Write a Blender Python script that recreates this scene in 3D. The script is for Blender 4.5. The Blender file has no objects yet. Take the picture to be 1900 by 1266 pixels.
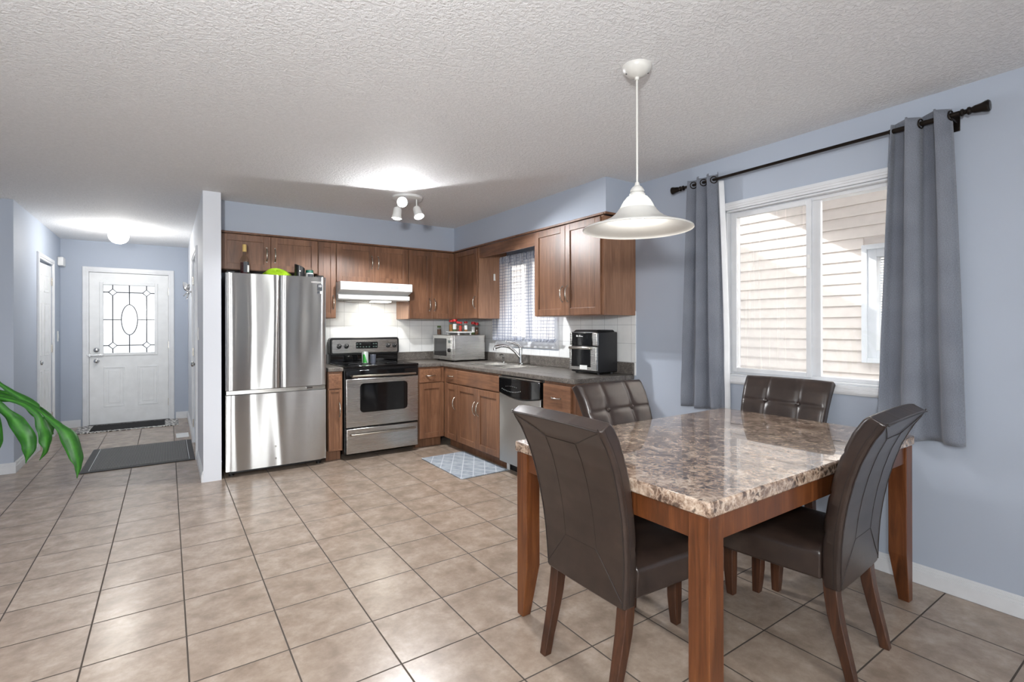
import bpy, math, random
from math import sin, cos, pi, radians, sqrt
from mathutils import Vector, Matrix

random.seed(7)
S = bpy.context.scene
COL = S.collection

# ------------------------------------------------------------------ camera
EYE = 1.295
cam = bpy.data.cameras.new('camera')
cam.sensor_fit = 'HORIZONTAL'
cam.sensor_width = 36.0
cam.lens = 36.0 * 930.88 / 1900.0
cam.shift_y = -(633.0 - 606.76) / 1900.0
cam.clip_start = 0.05
cam.clip_end = 200
camo = bpy.data.objects.new('camera', cam)
COL.objects.link(camo)
camo.matrix_world = (Matrix.Translation((0, 0, EYE)) @ Matrix.Rotation(-0.60184, 4, 'Z')
                     @ Matrix.Rotation(pi / 2, 4, 'X') @ Matrix.Rotation(-0.00216, 4, 'Z'))
S.camera = camo

# ------------------------------------------------------------------ world, sun, exposure
S.view_settings.view_transform = 'Standard'
S.view_settings.look = 'None'
S.view_settings.exposure = 0.16
S.view_settings.gamma = 1.0
S.view_settings.use_curve_mapping = False
try:
    S.cycles.use_denoising = True
    S.cycles.max_bounces = 10
    S.cycles.diffuse_bounces = 6
    S.cycles.sample_clamp_indirect = 6.0
    S.cycles.caustics_reflective = False
    S.cycles.caustics_refractive = False
except Exception:
    pass
SKY = 8.5
W = bpy.data.worlds.new('sky')
S.world = W
W.use_nodes = True
bg = W.node_tree.nodes['Background']
bg.inputs[0].default_value = (0.97, 0.985, 1.0, 1)
bg.inputs[1].default_value = SKY


def light(name, kind, loc, power, color=(1, 1, 1), rot=None, target=None, **kw):
    l = bpy.data.lights.new(name, kind)
    l.energy = power
    l.color = color
    for k, v in kw.items():
        setattr(l, k, v)
    o = bpy.data.objects.new(name, l)
    COL.objects.link(o)
    o.location = loc
    if target is not None:
        o.rotation_euler = (Vector(target) - Vector(loc)).to_track_quat('-Z', 'Y').to_euler()
    if rot is not None:
        o.rotation_euler = rot
    return o


SUN_DIR = Vector((0.50, -0.33, -0.82)).normalized()
sun = light('sun', 'SUN', (0, 0, 12), 6.5, (1.0, 0.97, 0.92), angle=radians(0.6))
sun.rotation_euler = SUN_DIR.to_track_quat('-Z', 'Y').to_euler()


def daylight(name, loc, target, sx, sy, power=0, portal=True, color=(0.95, 0.98, 1.0)):
    o = light(name, 'AREA', loc, power, color, target=target, shape='RECTANGLE', size=sx, size_y=sy)
    try:
        o.data.cycles.is_portal = portal
    except Exception:
        pass
    return o


# daylight openings: guide the sky's light through the glazing
daylight('daylight_patio_door', (1.2, -3.25, 1.05), (1.2, 5, 1.05), 1.7, 2.1)
daylight('daylight_living_window', (-1.7, -3.25, 1.35), (-1.7, 5, 1.35), 2.0, 1.5)
daylight('daylight_dining_window', (3.36, 1.45, 1.52), (-5, 1.45, 1.52), 1.1, 1.12)
daylight('daylight_kitchen_window', (3.36, 4.3, 1.58), (-5, 4.3, 1.58), 1.05, 0.92)
daylight('daylight_door_glass', (-0.43, 8.85, 1.41), (-0.43, 0, 1.41), 0.56, 0.92)
# photographer's flash beside the camera: part direct, part bounced off the ceiling
light('camera_flash', 'AREA', (-0.35, -0.25, 1.62), 16, (1.0, 0.99, 0.975), target=(1.5, 3.6, 1.5), shape='DISK', size=0.2)
light('camera_flash_bounce', 'AREA', (-0.6, -0.35, 1.70), 92, (0.97, 0.985, 1.0), target=(-.5, 1.2, 2.44), shape='DISK', size=0.25)
# unseen ceiling fixtures, added for extra light, are built with their lamps further down


# ------------------------------------------------------------------ materials
MATS = {}


class NT:
    def __init__(s, name):
        m = bpy.data.materials.new(name)
        m.use_nodes = True
        s.m = m
        s.t = m.node_tree
        s.b = s.t.nodes['Principled BSDF']
        s.out = s.t.nodes['Material Output']
        MATS[name] = m

    def n(s, typ, **kw):
        nd = s.t.nodes.new(typ)
        for k, v in kw.items():
            setattr(nd, k, v)
        return nd

    def l(s, a, b):
        s.t.links.new(a, b)

    def set(s, **kw):
        for k, v in kw.items():
            i = s.b.inputs[k.replace('_', ' ')]
            i.default_value = v
        return s

    def coord(s, scale=(1, 1, 1), rot=(0, 0, 0), kind='Object', loc=(0, 0, 0)):
        c = s.n('ShaderNodeTexCoord')
        mp = s.n('ShaderNodeMapping')
        mp.inputs['Scale'].default_value = scale
        mp.inputs['Rotation'].default_value = rot
        mp.inputs['Location'].default_value = loc
        s.l(c.outputs[kind], mp.inputs['Vector'])
        return mp.outputs[0]

    def noise(s, vec, scale, detail=4, rough=0.5, dist=0.0):
        n = s.n('ShaderNodeTexNoise')
        n.inputs['Scale'].default_value = scale
        n.inputs['Detail'].default_value = detail
        n.inputs['Roughness'].default_value = rough
        n.inputs['Distortion'].default_value = dist
        s.l(vec, n.inputs['Vector'])
        return n.outputs['Fac']

    def ramp(s, fac, stops, interp='LINEAR'):
        r = s.n('ShaderNodeValToRGB')
        r.color_ramp.interpolation = interp
        el = r.color_ramp.elements
        while len(el) < len(stops):
            el.new(0.5)
        for e, (p, c) in zip(el, stops):
            e.position = p
            e.color = (*c, 1) if len(c) == 3 else c
        s.l(fac, r.inputs[0])
        return r.outputs[0]

    def mix(s, fac, a, b, blend='MIX'):
        n = s.n('ShaderNodeMix', data_type='RGBA', blend_type=blend)
        for i, v in ((0, fac), (6, a), (7, b)):
            if hasattr(v, 'is_linked'):
                s.l(v, n.inputs[i])
            elif i == 0:
                n.inputs[0].default_value = v
            else:
                n.inputs[i].default_value = (*v, 1)
        return n.outputs[2]

    def math(s, op, a, b=0.0, c=0.0):
        n = s.n('ShaderNodeMath', operation=op)
        for i, v in enumerate((a, b, c)):
            if hasattr(v, 'is_linked'):
                s.l(v, n.inputs[i])
            else:
                n.inputs[i].default_value = v
        return n.outputs[0]

    def bump(s, h, strength=0.2, dist=0.01):
        n = s.n('ShaderNodeBump')
        n.inputs['Strength'].default_value = strength
        n.inputs['Distance'].default_value = dist
        s.l(h, n.inputs['Height'])
        s.l(n.outputs[0], s.b.inputs['Normal'])
        return n

    def col(s, sock):
        s.l(sock, s.b.inputs['Base Color'])
        return s


def lin(r, g, b):
    f = lambda c: c / 12.92 if c <= 0.04045 else ((c + 0.055) / 1.055) ** 2.4
    return (f(r / 255), f(g / 255), f(b / 255))


def L4(r, g, b):
    return (*lin(r, g, b), 1)


def plain(name, rgb, rough=0.5, metal=0.0, **kw):
    t = NT(name)
    t.set(Base_Color=L4(*rgb), Roughness=rough, Metallic=metal)
    for k, v in kw.items():
        t.set(**{k: v})
    # slight tonal break-up so that no surface is perfectly flat
    f = t.noise(t.coord(), 9.0, 3)
    t.col(t.ramp(f, [(0.3, tuple(c * 0.95 for c in lin(*rgb))), (0.7, tuple(min(1, c * 1.04) for c in lin(*rgb)))]))
    return t.m


def wall_mat(name, rgb):
    t = NT(name)
    t.set(Roughness=0.62)
    v = t.coord()
    f = t.noise(v, 1.3, 3)
    c = lin(*rgb)
    t.col(t.ramp(f, [(0.3, tuple(x * 0.97 for x in c)), (0.7, tuple(x * 1.03 for x in c))]))
    t.bump(t.noise(v, 260, 2), 0.10, 0.002)
    return t.m


M_WALL = wall_mat('wall_paint', (169, 178, 192))
M_WALLLIT = wall_mat('wall_paint_lit', (212, 216, 223))  # same wall paint, colour raised to stand for light on the wall end
M_TRIM = plain('white_trim_paint', (217, 219, 222), 0.35)
M_DOOR = plain('white_door_paint', (226, 228, 229), 0.38)


def ceiling_mat():
    t = NT('knockdown_ceiling')
    t.set(Base_Color=L4(226, 225, 222), Roughness=0.8)
    v = t.coord()
    a = t.noise(v, 62, 4, 0.6, 0.5)
    r = t.ramp(a, [(0.40, (0, 0, 0)), (0.58, (1, 1, 1))])
    b = t.noise(v, 170, 3)
    t.bump(t.math('ADD', r, t.math('MULTIPLY', b, 0.5)), 0.6, 0.004)
    t.col(t.ramp(a, [(0.3, lin(221, 222, 224)), (0.7, lin(232, 233, 235))]))
    return t.m


M_CEIL = ceiling_mat()

TS, TX, TY = 0.3381, -0.9504, 1.4929


def floor_mat():
    t = NT('ceramic_floor_tile')
    geo = t.n('ShaderNodeNewGeometry')
    sep = t.n('ShaderNodeSeparateXYZ')
    t.l(geo.outputs['Position'], sep.inputs[0])
    ux = t.math('DIVIDE', t.math('SUBTRACT', sep.outputs[0], TX), TS)
    uy = t.math('DIVIDE', t.math('SUBTRACT', sep.outputs[1], TY), TS)

    def edge(u):
        f = t.math('FRACT', u)
        return t.math('MINIMUM', f, t.math('SUBTRACT', 1.0, f))
    e = t.math('MINIMUM', edge(ux), edge(uy))
    cmb = t.n('ShaderNodeCombineXYZ')
    t.l(t.math('FLOOR', ux), cmb.inputs[0])
    t.l(t.math('FLOOR', uy), cmb.inputs[1])
    wn = t.n('ShaderNodeTexWhiteNoise', noise_dimensions='2D')
    t.l(cmb.outputs[0], wn.inputs['Vector'])
    # per tile offset of the mottling
    off = t.n('ShaderNodeVectorMath', operation='MULTIPLY_ADD')
    t.l(wn.outputs['Color'], off.inputs[0])
    off.inputs[1].default_value = (7, 7, 7)
    t.l(geo.outputs['Position'], off.inputs[2])
    n1 = t.noise(off.outputs[0], 8.0, 5, 0.6, 0.15)
    n2 = t.noise(off.outputs[0], 34, 5, 0.7)
    c = t.ramp(n1, [(0.32, lin(138, 122, 108)), (0.5, lin(158, 142, 127)), (0.68, lin(175, 160, 146))])
    g2 = t.ramp(n2, [(0.40, (0, 0, 0)), (0.62, (1, 1, 1))])
    c = t.mix(t.math('MULTIPLY', g2, 0.30), c, lin(128, 112, 98))
    c = t.mix(t.math('MULTIPLY', wn.outputs['Value'], 0.14), c, lin(150, 132, 117))
    gf = t.n('ShaderNodeMapRange')
    gf.inputs[1].default_value = 0.0075
    gf.inputs[2].default_value = 0.0115
    t.l(e, gf.inputs[0])
    mask = gf.outputs[0]
    t.col(t.mix(mask, lin(68, 59, 51), c))
    rm = t.math('ADD', t.math('MULTIPLY', mask, -0.54), 0.8)
    t.l(rm, t.b.inputs['Roughness'])
    t.bump(mask, 0.2, 0.004)
    return t.m


M_FLOOR = floor_mat()


def wood_mat(name, dark, mid, light_, grain='Z', rough=0.38, scale=1.0):
    t = NT(name)
    sc = {'Z': (22, 22, 1.6), 'X': (1.6, 22, 22), 'Y': (22, 1.6, 22)}[grain]
    sc = tuple(x * scale for x in sc)
    oi = t.n('ShaderNodeObjectInfo')
    v = t.coord(sc)
    add = t.n('ShaderNodeVectorMath', operation='MULTIPLY_ADD')
    t.l(oi.outputs['Random'], add.inputs[0])
    add.inputs[1].default_value = (9, 5, 3)
    t.l(v, add.inputs[2])
    a = t.noise(add.outputs[0], 1.4, 6, 0.62, 1.2)
    v2 = t.coord((5, 5, 1.6) if grain == 'Z' else (2, 5, 5))
    b = t.noise(v2, 1.0, 3, 0.5, 0.3)
    f = t.math('ADD', t.math('MULTIPLY', a, 0.62), t.math('MULTIPLY', b, 0.38))
    t.col(t.ramp(f, [(0.34, lin(*dark)), (0.5, lin(*mid)), (0.66, lin(*light_))]))
    t.set(Roughness=rough)
    t.l(t.math('ADD', t.math('MULTIPLY', a, 0.15), rough - 0.07), t.b.inputs['Roughness'])
    t.bump(a, 0.06, 0.002)
    return t.m


M_CAB = wood_mat('maple_cabinet_wood', (84, 57, 40), (114, 79, 57), (138, 100, 75))
M_CABH = wood_mat('maple_cabinet_wood_level', (84, 57, 40), (114, 79, 57), (138, 100, 75), 'Y')
M_CABSIDE = wood_mat('maple_cabinet_end', (120, 87, 66), (142, 106, 83), (160, 123, 98))
M_LEG = wood_mat('table_wood', (60, 33, 16), (92, 51, 26), (118, 71, 38), 'Z', 0.33)
M_CLEG = wood_mat('chair_leg_wood', (40, 24, 17), (66, 40, 27), (90, 57, 38), 'Z', 0.35)


def speckle(name, base, spots, rough, scale=120, s2=30):
    t = NT(name)
    v = t.coord()
    a = t.noise(v, scale, 3, 0.7)
    b = t.noise(v, s2, 4, 0.6)
    f = t.math('ADD', t.math('MULTIPLY', a, 0.6), t.math('MULTIPLY', b, 0.4))
    t.col(t.ramp(f, [(0.36, lin(*spots[0])), (0.5, lin(*base)), (0.64, lin(*spots[1]))]))
    t.set(Roughness=rough)
    return t.m


M_COUNTER = speckle('laminate_counter', (92, 87, 82), ((62, 58, 55), (124, 118, 111)), 0.3)


def marble_mat():
    t = NT('emperador_marble')
    v = t.coord((1, 1, 1))
    warp = t.n('ShaderNodeTexNoise')
    warp.inputs['Scale'].default_value = 14
    warp.inputs['Detail'].default_value = 4
    t.l(v, warp.inputs['Vector'])
    add = t.n('ShaderNodeVectorMath', operation='MULTIPLY_ADD')
    t.l(warp.outputs['Color'], add.inputs[0])
    add.inputs[1].default_value = (0.07, 0.07, 0.07)
    t.l(v, add.inputs[2])
    vo = t.n('ShaderNodeTexVoronoi', feature='DISTANCE_TO_EDGE')
    vo.inputs['Scale'].default_value = 38
    t.l(add.outputs[0], vo.inputs['Vector'])
    vc = t.n('ShaderNodeTexVoronoi', feature='F1')
    vc.inputs['Scale'].default_value = 38
    t.l(add.outputs[0], vc.inputs['Vector'])
    n = t.noise(v, 11, 8, 0.75, 0.6)
    n2 = t.noise(add.outputs[0], 48, 5, 0.65)
    f = t.math('ADD', t.math('MULTIPLY', n, 0.58), t.math('MULTIPLY', n2, 0.42))
    c = t.ramp(f, [(0.36, lin(56, 43, 36)), (0.45, lin(114, 92, 77)), (0.52, lin(164, 141, 122)), (0.62, lin(208, 190, 171))])
    cell = t.n('ShaderNodeSeparateColor')
    t.l(vc.outputs['Color'], cell.inputs[0])
    patch = t.ramp(t.noise(v, 9, 3), [(0.36, (0, 0, 0)), (0.48, (1, 1, 1))])
    dk = t.math('MULTIPLY', t.math('GREATER_THAN', cell.outputs[0], 0.66), patch)
    inner = t.ramp(vo.outputs['Distance'], [(0.08, (0, 0, 0)), (0.22, (1, 1, 1))])
    c = t.mix(t.math('MULTIPLY', t.math('MULTIPLY', dk, inner), 0.82), c, lin(58, 44, 38))
    vein = t.ramp(vo.outputs['Distance'], [(0.0, (1, 1, 1)), (0.05, (0, 0, 0))])
    c = t.mix(t.math('MULTIPLY', vein, t.math('MULTIPLY', n, 0.75)), c, lin(214, 201, 186))
    t.col(c)
    t.set(Roughness=0.25, Specular_IOR_Level=0.3, Coat_Weight=1.0, Coat_Roughness=0.008, Coat_IOR=1.6)
    return t.m


M_MARBLE = marble_mat()


def leather_mat():
    t = NT('dark_brown_leather')
    v = t.coord()
    f = t.noise(v, 12, 5, 0.6)
    t.col(t.ramp(f, [(0.3, lin(38, 29, 26)), (0.6, lin(51, 40, 35)), (0.8, lin(66, 53, 46))]))
    g = t.n('ShaderNodeTexVoronoi')
    g.inputs['Scale'].default_value = 420
    t.l(v, g.inputs['Vector'])
    t.set(Roughness=0.29)
    t.set(Specular_IOR_Level=0.6)
    t.bump(t.math('ADD', t.math('MULTIPLY', g.outputs['Distance'], 0.35), t.math('MULTIPLY', t.noise(v, 30, 2), 0.5)), 0.12, 0.003)
    return t.m


M_LEATHER = leather_mat()
M_SEAM = plain('dark_seam_thread', (36, 29, 27), 0.45)


def steel_mat(name, rgb=(196, 194, 190), rough=0.24, grain='X', wavy=0.0, metal=1.0, seed=0.0, aniso=0.7, uvt=False):
    t = NT(name)
    t.set(Metallic=metal, Base_Color=L4(*rgb), Roughness=rough)
    sc = {'X': (3, 3, 420), 'Z': (420, 420, 3)}[grain]
    a = t.noise(t.coord(sc), 1.0, 3)
    t.l(t.math('ADD', t.math('MULTIPLY', a, 0.12), rough - 0.06), t.b.inputs['Roughness'])
    if wavy:
        w = t.noise(t.coord((2.6, 2.6, 0.5), loc=(seed, seed, seed)), 1.0, 1, 0.3)
        t.bump(w, wavy, 0.085)
    t.set(Anisotropic=aniso, Anisotropic_Rotation=0.25)
    if uvt:
        tg = t.n('ShaderNodeTangent', direction_type='UV_MAP')
        t.l(tg.outputs[0], t.b.inputs['Tangent'])
    return t.m


M_STEEL = steel_mat('brushed_stainless', rough=0.26)
M_FRIDGE = steel_mat('fridge_stainless', (196, 196, 195), rough=0.24, grain='X', wavy=1.0, seed=3.3, aniso=0.95, uvt=True)
M_CHROME = plain('polished_chrome', (205, 205, 205), 0.12, 1.0)
M_NICKEL = plain('satin_nickel', (186, 180, 170), 0.25, 1.0)
M_BLACK = plain('black_plastic', (20, 20, 21), 0.32)
M_BLACKGLOSS = plain('black_glass', (12, 12, 13), 0.06)
M_DARKGREY = plain('dark_grey_metal', (58, 58, 60), 0.4)
M_WHITE = plain('white_enamel', (230, 231, 230), 0.28)
M_WHITEPL = plain('white_plastic', (230, 230, 228), 0.4)
M_BRONZE = plain('oil_rubbed_bronze', (38, 32, 28), 0.28, 0.7)
M_RUBBER = plain('black_rubber', (50, 50, 51), 0.6)
M_GREYSCREEN = plain('grey_display', (70, 82, 78), 0.2)
M_RED = plain('red_lid_plastic', (186, 32, 34), 0.35)
M_GREENLID = plain('green_lid_plastic', (24, 92, 78), 0.35)
M_GREEN = plain('can_green', (46, 140, 52), 0.25, 0.4)
M_SILVER = plain('can_silver', (206, 216, 210), 0.25, 0.6)
M_LIME = plain('lime_bag', (150, 190, 34), 0.35)
M_CORK = plain('cork_stopper', (206, 178, 110), 0.5)
M_PAPER = plain('paper_label', (225, 226, 224), 0.6)
M_LABELDK = plain('dark_label', (38, 42, 50), 0.5)
M_BLUEGREY_CUP = plain('smoked_tumbler', (82, 86, 96), 0.1)
M_SPICE1 = plain('spice_ochre', (176, 120, 66), 0.7)
M_SPICE2 = plain('spice_green', (86, 104, 62), 0.7)
M_SPICE3 = plain('spice_red', (172, 60, 44), 0.7)
M_SPICE4 = plain('spice_brown', (96, 66, 48), 0.7)
M_CURTAINLINE = plain('white_lining', (226, 228, 231), 0.8)
M_SIDING = plain('cream_siding', (226, 216, 208), 0.6)
M_VENT = plain('hood_vent_grey', (182, 186, 188), 0.4)
M_GROUND = plain('outdoor_gravel', (170, 168, 164), 0.9)
M_BARK = plain('plant_cane', (128, 104, 74), 0.8)
M_POT = plain('terracotta_pot', (168, 98, 70), 0.7)
M_SOIL = plain('potting_soil', (52, 40, 32), 0.9)
M_ROOF = plain('roof_shingle', (92, 86, 82), 0.85)
M_CAME = plain('lead_came', (70, 72, 76), 0.35, 0.6)


def glass_mat(name, tint=(1, 1, 1), fog=0.0, gloss=0.06):
    """thin sheet glass: see-through plus a mirror film, optional mist"""
    t = NT(name)
    t.t.nodes.remove(t.b)
    tr = t.n('ShaderNodeBsdfTransparent')
    tr.inputs[0].default_value = (*tint, 1)
    gl = t.n('ShaderNodeBsdfGlossy')
    gl.inputs['Roughness'].default_value = 0.01
    lw = t.n('ShaderNodeLayerWeight')
    fac = t.math('ADD', t.math('MULTIPLY', t.math('POWER', lw.outputs['Facing'], 4.0), 0.6), 0.04)
    mx = t.n('ShaderNodeMixShader')
    t.l(fac, mx.inputs[0])
    t.l(tr.outputs[0], mx.inputs[1])
    t.l(gl.outputs[0], mx.inputs[2])
    out = mx.outputs[0]
    if fog:
        v = t.coord()
        sep = t.n('ShaderNodeSeparateXYZ')
        t.l(v, sep.inputs[0])
        n1 = t.noise(v, 2.6, 4, 0.55)
        st = t.noise(t.coord((1, 30, 0.8)), 1.0, 3)
        streak = t.ramp(st, [(0.60, (1, 1, 1)), (0.66, (0.35, 0.35, 0.35))])
        m = t.ramp(n1, [(0.34, (0.25, 0.25, 0.25)), (0.60, (1, 1, 1))])
        f = t.math('MULTIPLY', t.math('MULTIPLY', m, streak), fog)
        tl = t.n('ShaderNodeBsdfTranslucent')
        tl.inputs[0].default_value = (0.55, 0.55, 0.55, 1)
        m2 = t.n('ShaderNodeMixShader')
        t.l(f, m2.inputs[0])
        t.l(out, m2.inputs[1])
        t.l(tl.outputs[0], m2.inputs[2])
        out = m2.outputs[0]
    t.l(out, t.out.inputs[0])
    return t.m


M_GLASS = glass_mat('window_glass', (0.97, 0.98, 0.98))
M_GLASSFOG = glass_mat('misted_window_glass', (0.97, 0.98, 0.98), 0.30)
M_JAR = glass_mat('clear_jar_glass', (0.86, 0.88, 0.86))
M_BOTTLE = glass_mat('bottle_glass', (0.80, 0.78, 0.74))


def frosted_mat():
    t = NT('textured_door_glass')
    t.t.nodes.remove(t.b)
    tl = t.n('ShaderNodeBsdfTranslucent')
    tl.inputs[0].default_value = (0.42, 0.43, 0.44, 1)
    tr = t.n('ShaderNodeBsdfTransparent')
    tr.inputs[0].default_value = (0.42, 0.43, 0.44, 1)
    gl = t.n('ShaderNodeBsdfGlossy')
    gl.inputs['Roughness'].default_value = 0.15
    a = t.n('ShaderNodeMixShader')
    a.inputs[0].default_value = 0.45
    t.l(tl.outputs[0], a.inputs[1])
    t.l(tr.outputs[0], a.inputs[2])
    b = t.n('ShaderNodeMixShader')
    b.inputs[0].default_value = 0.06
    t.l(a.outputs[0], b.inputs[1])
    t.l(gl.outputs[0], b.inputs[2])
    t.l(b.outputs[0], t.out.inputs[0])
    return t.m


M_FROST = frosted_mat()


def liquid_mat():
    return plain('red_wine', (62, 20, 24), 0.1)


M_WINE = liquid_mat()


def cloth_mat(name, a, b, transl=0.0, check=None):
    t = NT(name)
    v = t.coord()
    n = t.noise(t.coord((1, 260, 260)), 1.0, 2)
    n2 = t.noise(v, 5, 3)
    c = t.ramp(t.math('ADD', t.math('MULTIPLY', n, 0.6), t.math('MULTIPLY', n2, 0.4)), [(0.35, lin(*a)), (0.65, lin(*b))])
    t.set(Roughness=0.85)
    try:
        t.b.inputs['Sheen Weight'].default_value = 0.25
    except Exception:
        pass
    t.col(c)
    return t.m


M_CURTAIN = cloth_mat('grey_curtain_cloth', (96, 101, 112), (122, 127, 137))


def check_cloth():
    """sheer cloth with a fine grey windowpane check"""
    t = NT('sheer_checked_cloth')
    uv = t.n('ShaderNodeTexCoord')
    sep = t.n('ShaderNodeSeparateXYZ')
    t.l(uv.outputs['UV'], sep.inputs[0])

    def line(u, k, w):
        f = t.math('FRACT', t.math('MULTIPLY', u, k))
        return t.math('LESS_THAN', f, w)
    g = t.math('MAXIMUM', line(sep.outputs[0], 15.0, 0.15), line(sep.outputs[1], 28.0, 0.16))
    c = t.mix(g, lin(226, 230, 238), lin(128, 136, 158))
    t.t.nodes.remove(t.b)
    tl = t.n('ShaderNodeBsdfTranslucent')
    df = t.n('ShaderNodeBsdfDiffuse')
    tr = t.n('ShaderNodeBsdfTransparent')
    t.l(c, tl.inputs[0])
    t.l(c, df.inputs[0])
    a = t.n('ShaderNodeMixShader')
    a.inputs[0].default_value = 0.5
    t.l(df.outputs[0], a.inputs[1])
    t.l(tl.outputs[0], a.inputs[2])
    b = t.n('ShaderNodeMixShader')
    t.l(t.math('ADD', t.math('MULTIPLY', g, -0.22), 0.34), b.inputs[0])
    t.l(a.outputs[0], b.inputs[1])
    t.l(tr.outputs[0], b.inputs[2])
    t.l(b.outputs[0], t.out.inputs[0])
    return t.m


M_CHECK = check_cloth()


M_SHADE = plain('white_glass_shade', (202, 201, 197), 0.3)


def emit_mat(name, rgb, strength):
    t = NT(name)
    t.set(Base_Color=(0.9, 0.9, 0.9, 1), Roughness=0.3)
    t.b.inputs['Emission Color'].default_value = (*rgb, 1)
    t.b.inputs['Emission Strength'].default_value = strength
    return t.m


M_BULB = emit_mat('lit_bulb', (1.0, 0.98, 0.94), 14)
M_GLOBE = emit_mat('lit_opal_globe', (1.0, 0.98, 0.95), 4.5)
M_HOODLAMP = emit_mat('lit_hood_lens', (1.0, 0.97, 0.88), 5)


def opal_mat():
    t = NT('ribbed_opal_glass')
    t.set(Base_Color=L4(212, 214, 211), Roughness=0.25)
    try:
        t.b.inputs['Transmission Weight'].default_value = 0.0
        t.b.inputs['Subsurface Weight'].default_value = 0.0
    except Exception:
        pass
    tl = t.n('ShaderNodeBsdfTranslucent')
    tl.inputs[0].default_value = (0.95, 0.97, 0.94, 1)
    m = t.n('ShaderNodeMixShader')
    m.inputs[0].default_value = 0.45
    t.l(t.b.outputs[0], m.inputs[1])
    t.l(tl.outputs[0], m.inputs[2])
    t.l(m.outputs[0], t.out.inputs[0])
    return t.m


M_OPAL = opal_mat()


def splash_mat():
    t = NT('white_wall_tile')
    geo = t.n('ShaderNodeNewGeometry')
    sep = t.n('ShaderNodeSeparateXYZ')
    t.l(geo.outputs['Position'], sep.inputs[0])
    s_ = 0.152
    u = t.math('DIVIDE', t.math('ADD', sep.outputs[0], sep.outputs[1]), s_)
    w = t.math('DIVIDE', t.math('SUBTRACT', sep.outputs[2], 1.005), s_)

    def edge(x):
        f = t.math('FRACT', x)
        return t.math('MINIMUM', f, t.math('SUBTRACT', 1.0, f))
    e = t.math('MINIMUM', edge(u), edge(w))
    mr = t.n('ShaderNodeMapRange')
    mr.inputs[1].default_value = 0.008
    mr.inputs[2].default_value = 0.016
    t.l(e, mr.inputs[0])
    n = t.noise(geo.outputs['Position'], 9, 3)
    c = t.ramp(n, [(0.3, lin(222, 223, 222)), (0.7, lin(232, 233, 232))])
    t.col(t.mix(mr.outputs[0], lin(186, 187, 187), c))
    t.set(Roughness=0.2)
    t.bump(mr.outputs[0], 0.2, 0.003)
    return t.m


M_SPLASH = splash_mat()


def mat_hex():
    t = NT('blue_grey_mat_weave')
    v = t.coord((1, 1, 1))
    sep = t.n('ShaderNodeSeparateXYZ')
    t.l(v, sep.inputs[0])
    a = t.math('ABSOLUTE', t.math('SUBTRACT', t.math('FRACT', t.math('MULTIPLY', t.math('ADD', sep.outputs[0], t.math('MULTIPLY', sep.outputs[1], 0.6)), 8.5)), 0.5))
    b = t.math('ABSOLUTE', t.math('SUBTRACT', t.math('FRACT', t.math('MULTIPLY', t.math('SUBTRACT', sep.outputs[0], t.math('MULTIPLY', sep.outputs[1], 0.6)), 8.5)), 0.5))
    e = t.math('MAXIMUM', t.math('GREATER_THAN', a, 0.46), t.math('GREATER_THAN', b, 0.46))
    n = t.noise(v, 14, 4)
    c = t.ramp(n, [(0.3, lin(128, 138, 148)), (0.7, lin(160, 168, 176))])
    t.col(t.mix(e, c, lin(186, 192, 198)))
    t.set(Roughness=0.75)
    return t.m


def mat_door():
    t = NT('door_mat_pattern')
    v = t.coord()
    w = t.n('ShaderNodeTexVoronoi', feature='DISTANCE_TO_EDGE')
    w.inputs['Scale'].default_value = 22
    t.l(v, w.inputs['Vector'])
    t.col(t.ramp(w.outputs['Distance'], [(0.1, lin(206, 204, 200)), (0.18, lin(52, 50, 52))]))
    t.set(Roughness=0.9)
    return t.m


def leaf_mat():
    t = NT('glossy_green_leaf')
    uv = t.n('ShaderNodeTexCoord')
    sep = t.n('ShaderNodeSeparateXYZ')
    t.l(uv.outputs['UV'], sep.inputs[0])
    d = t.math('ABSOLUTE', t.math('SUBTRACT', sep.outputs[0], 0.5))
    n = t.noise(t.coord((1, 1, 1)), 26, 4, 0.65)
    f = t.math('ADD', t.math('MULTIPLY', d, 1.0), t.math('MULTIPLY', n, 0.62))
    t.col(t.ramp(f, [(0.10, lin(78, 128, 40)), (0.26, lin(46, 100, 26)), (0.62, lin(20, 62, 16)), (0.85, lin(34, 84, 22))]))
    t.set(Roughness=0.5, Specular_IOR_Level=0.25)
    b = t.noise(t.coord((60, 60, 8)), 1.0, 2)
    t.bump(b, 0.12, 0.003)
    return t.m


M_LEAF = leaf_mat()


# ------------------------------------------------------------------ mesh helpers
ORG = {}


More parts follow.
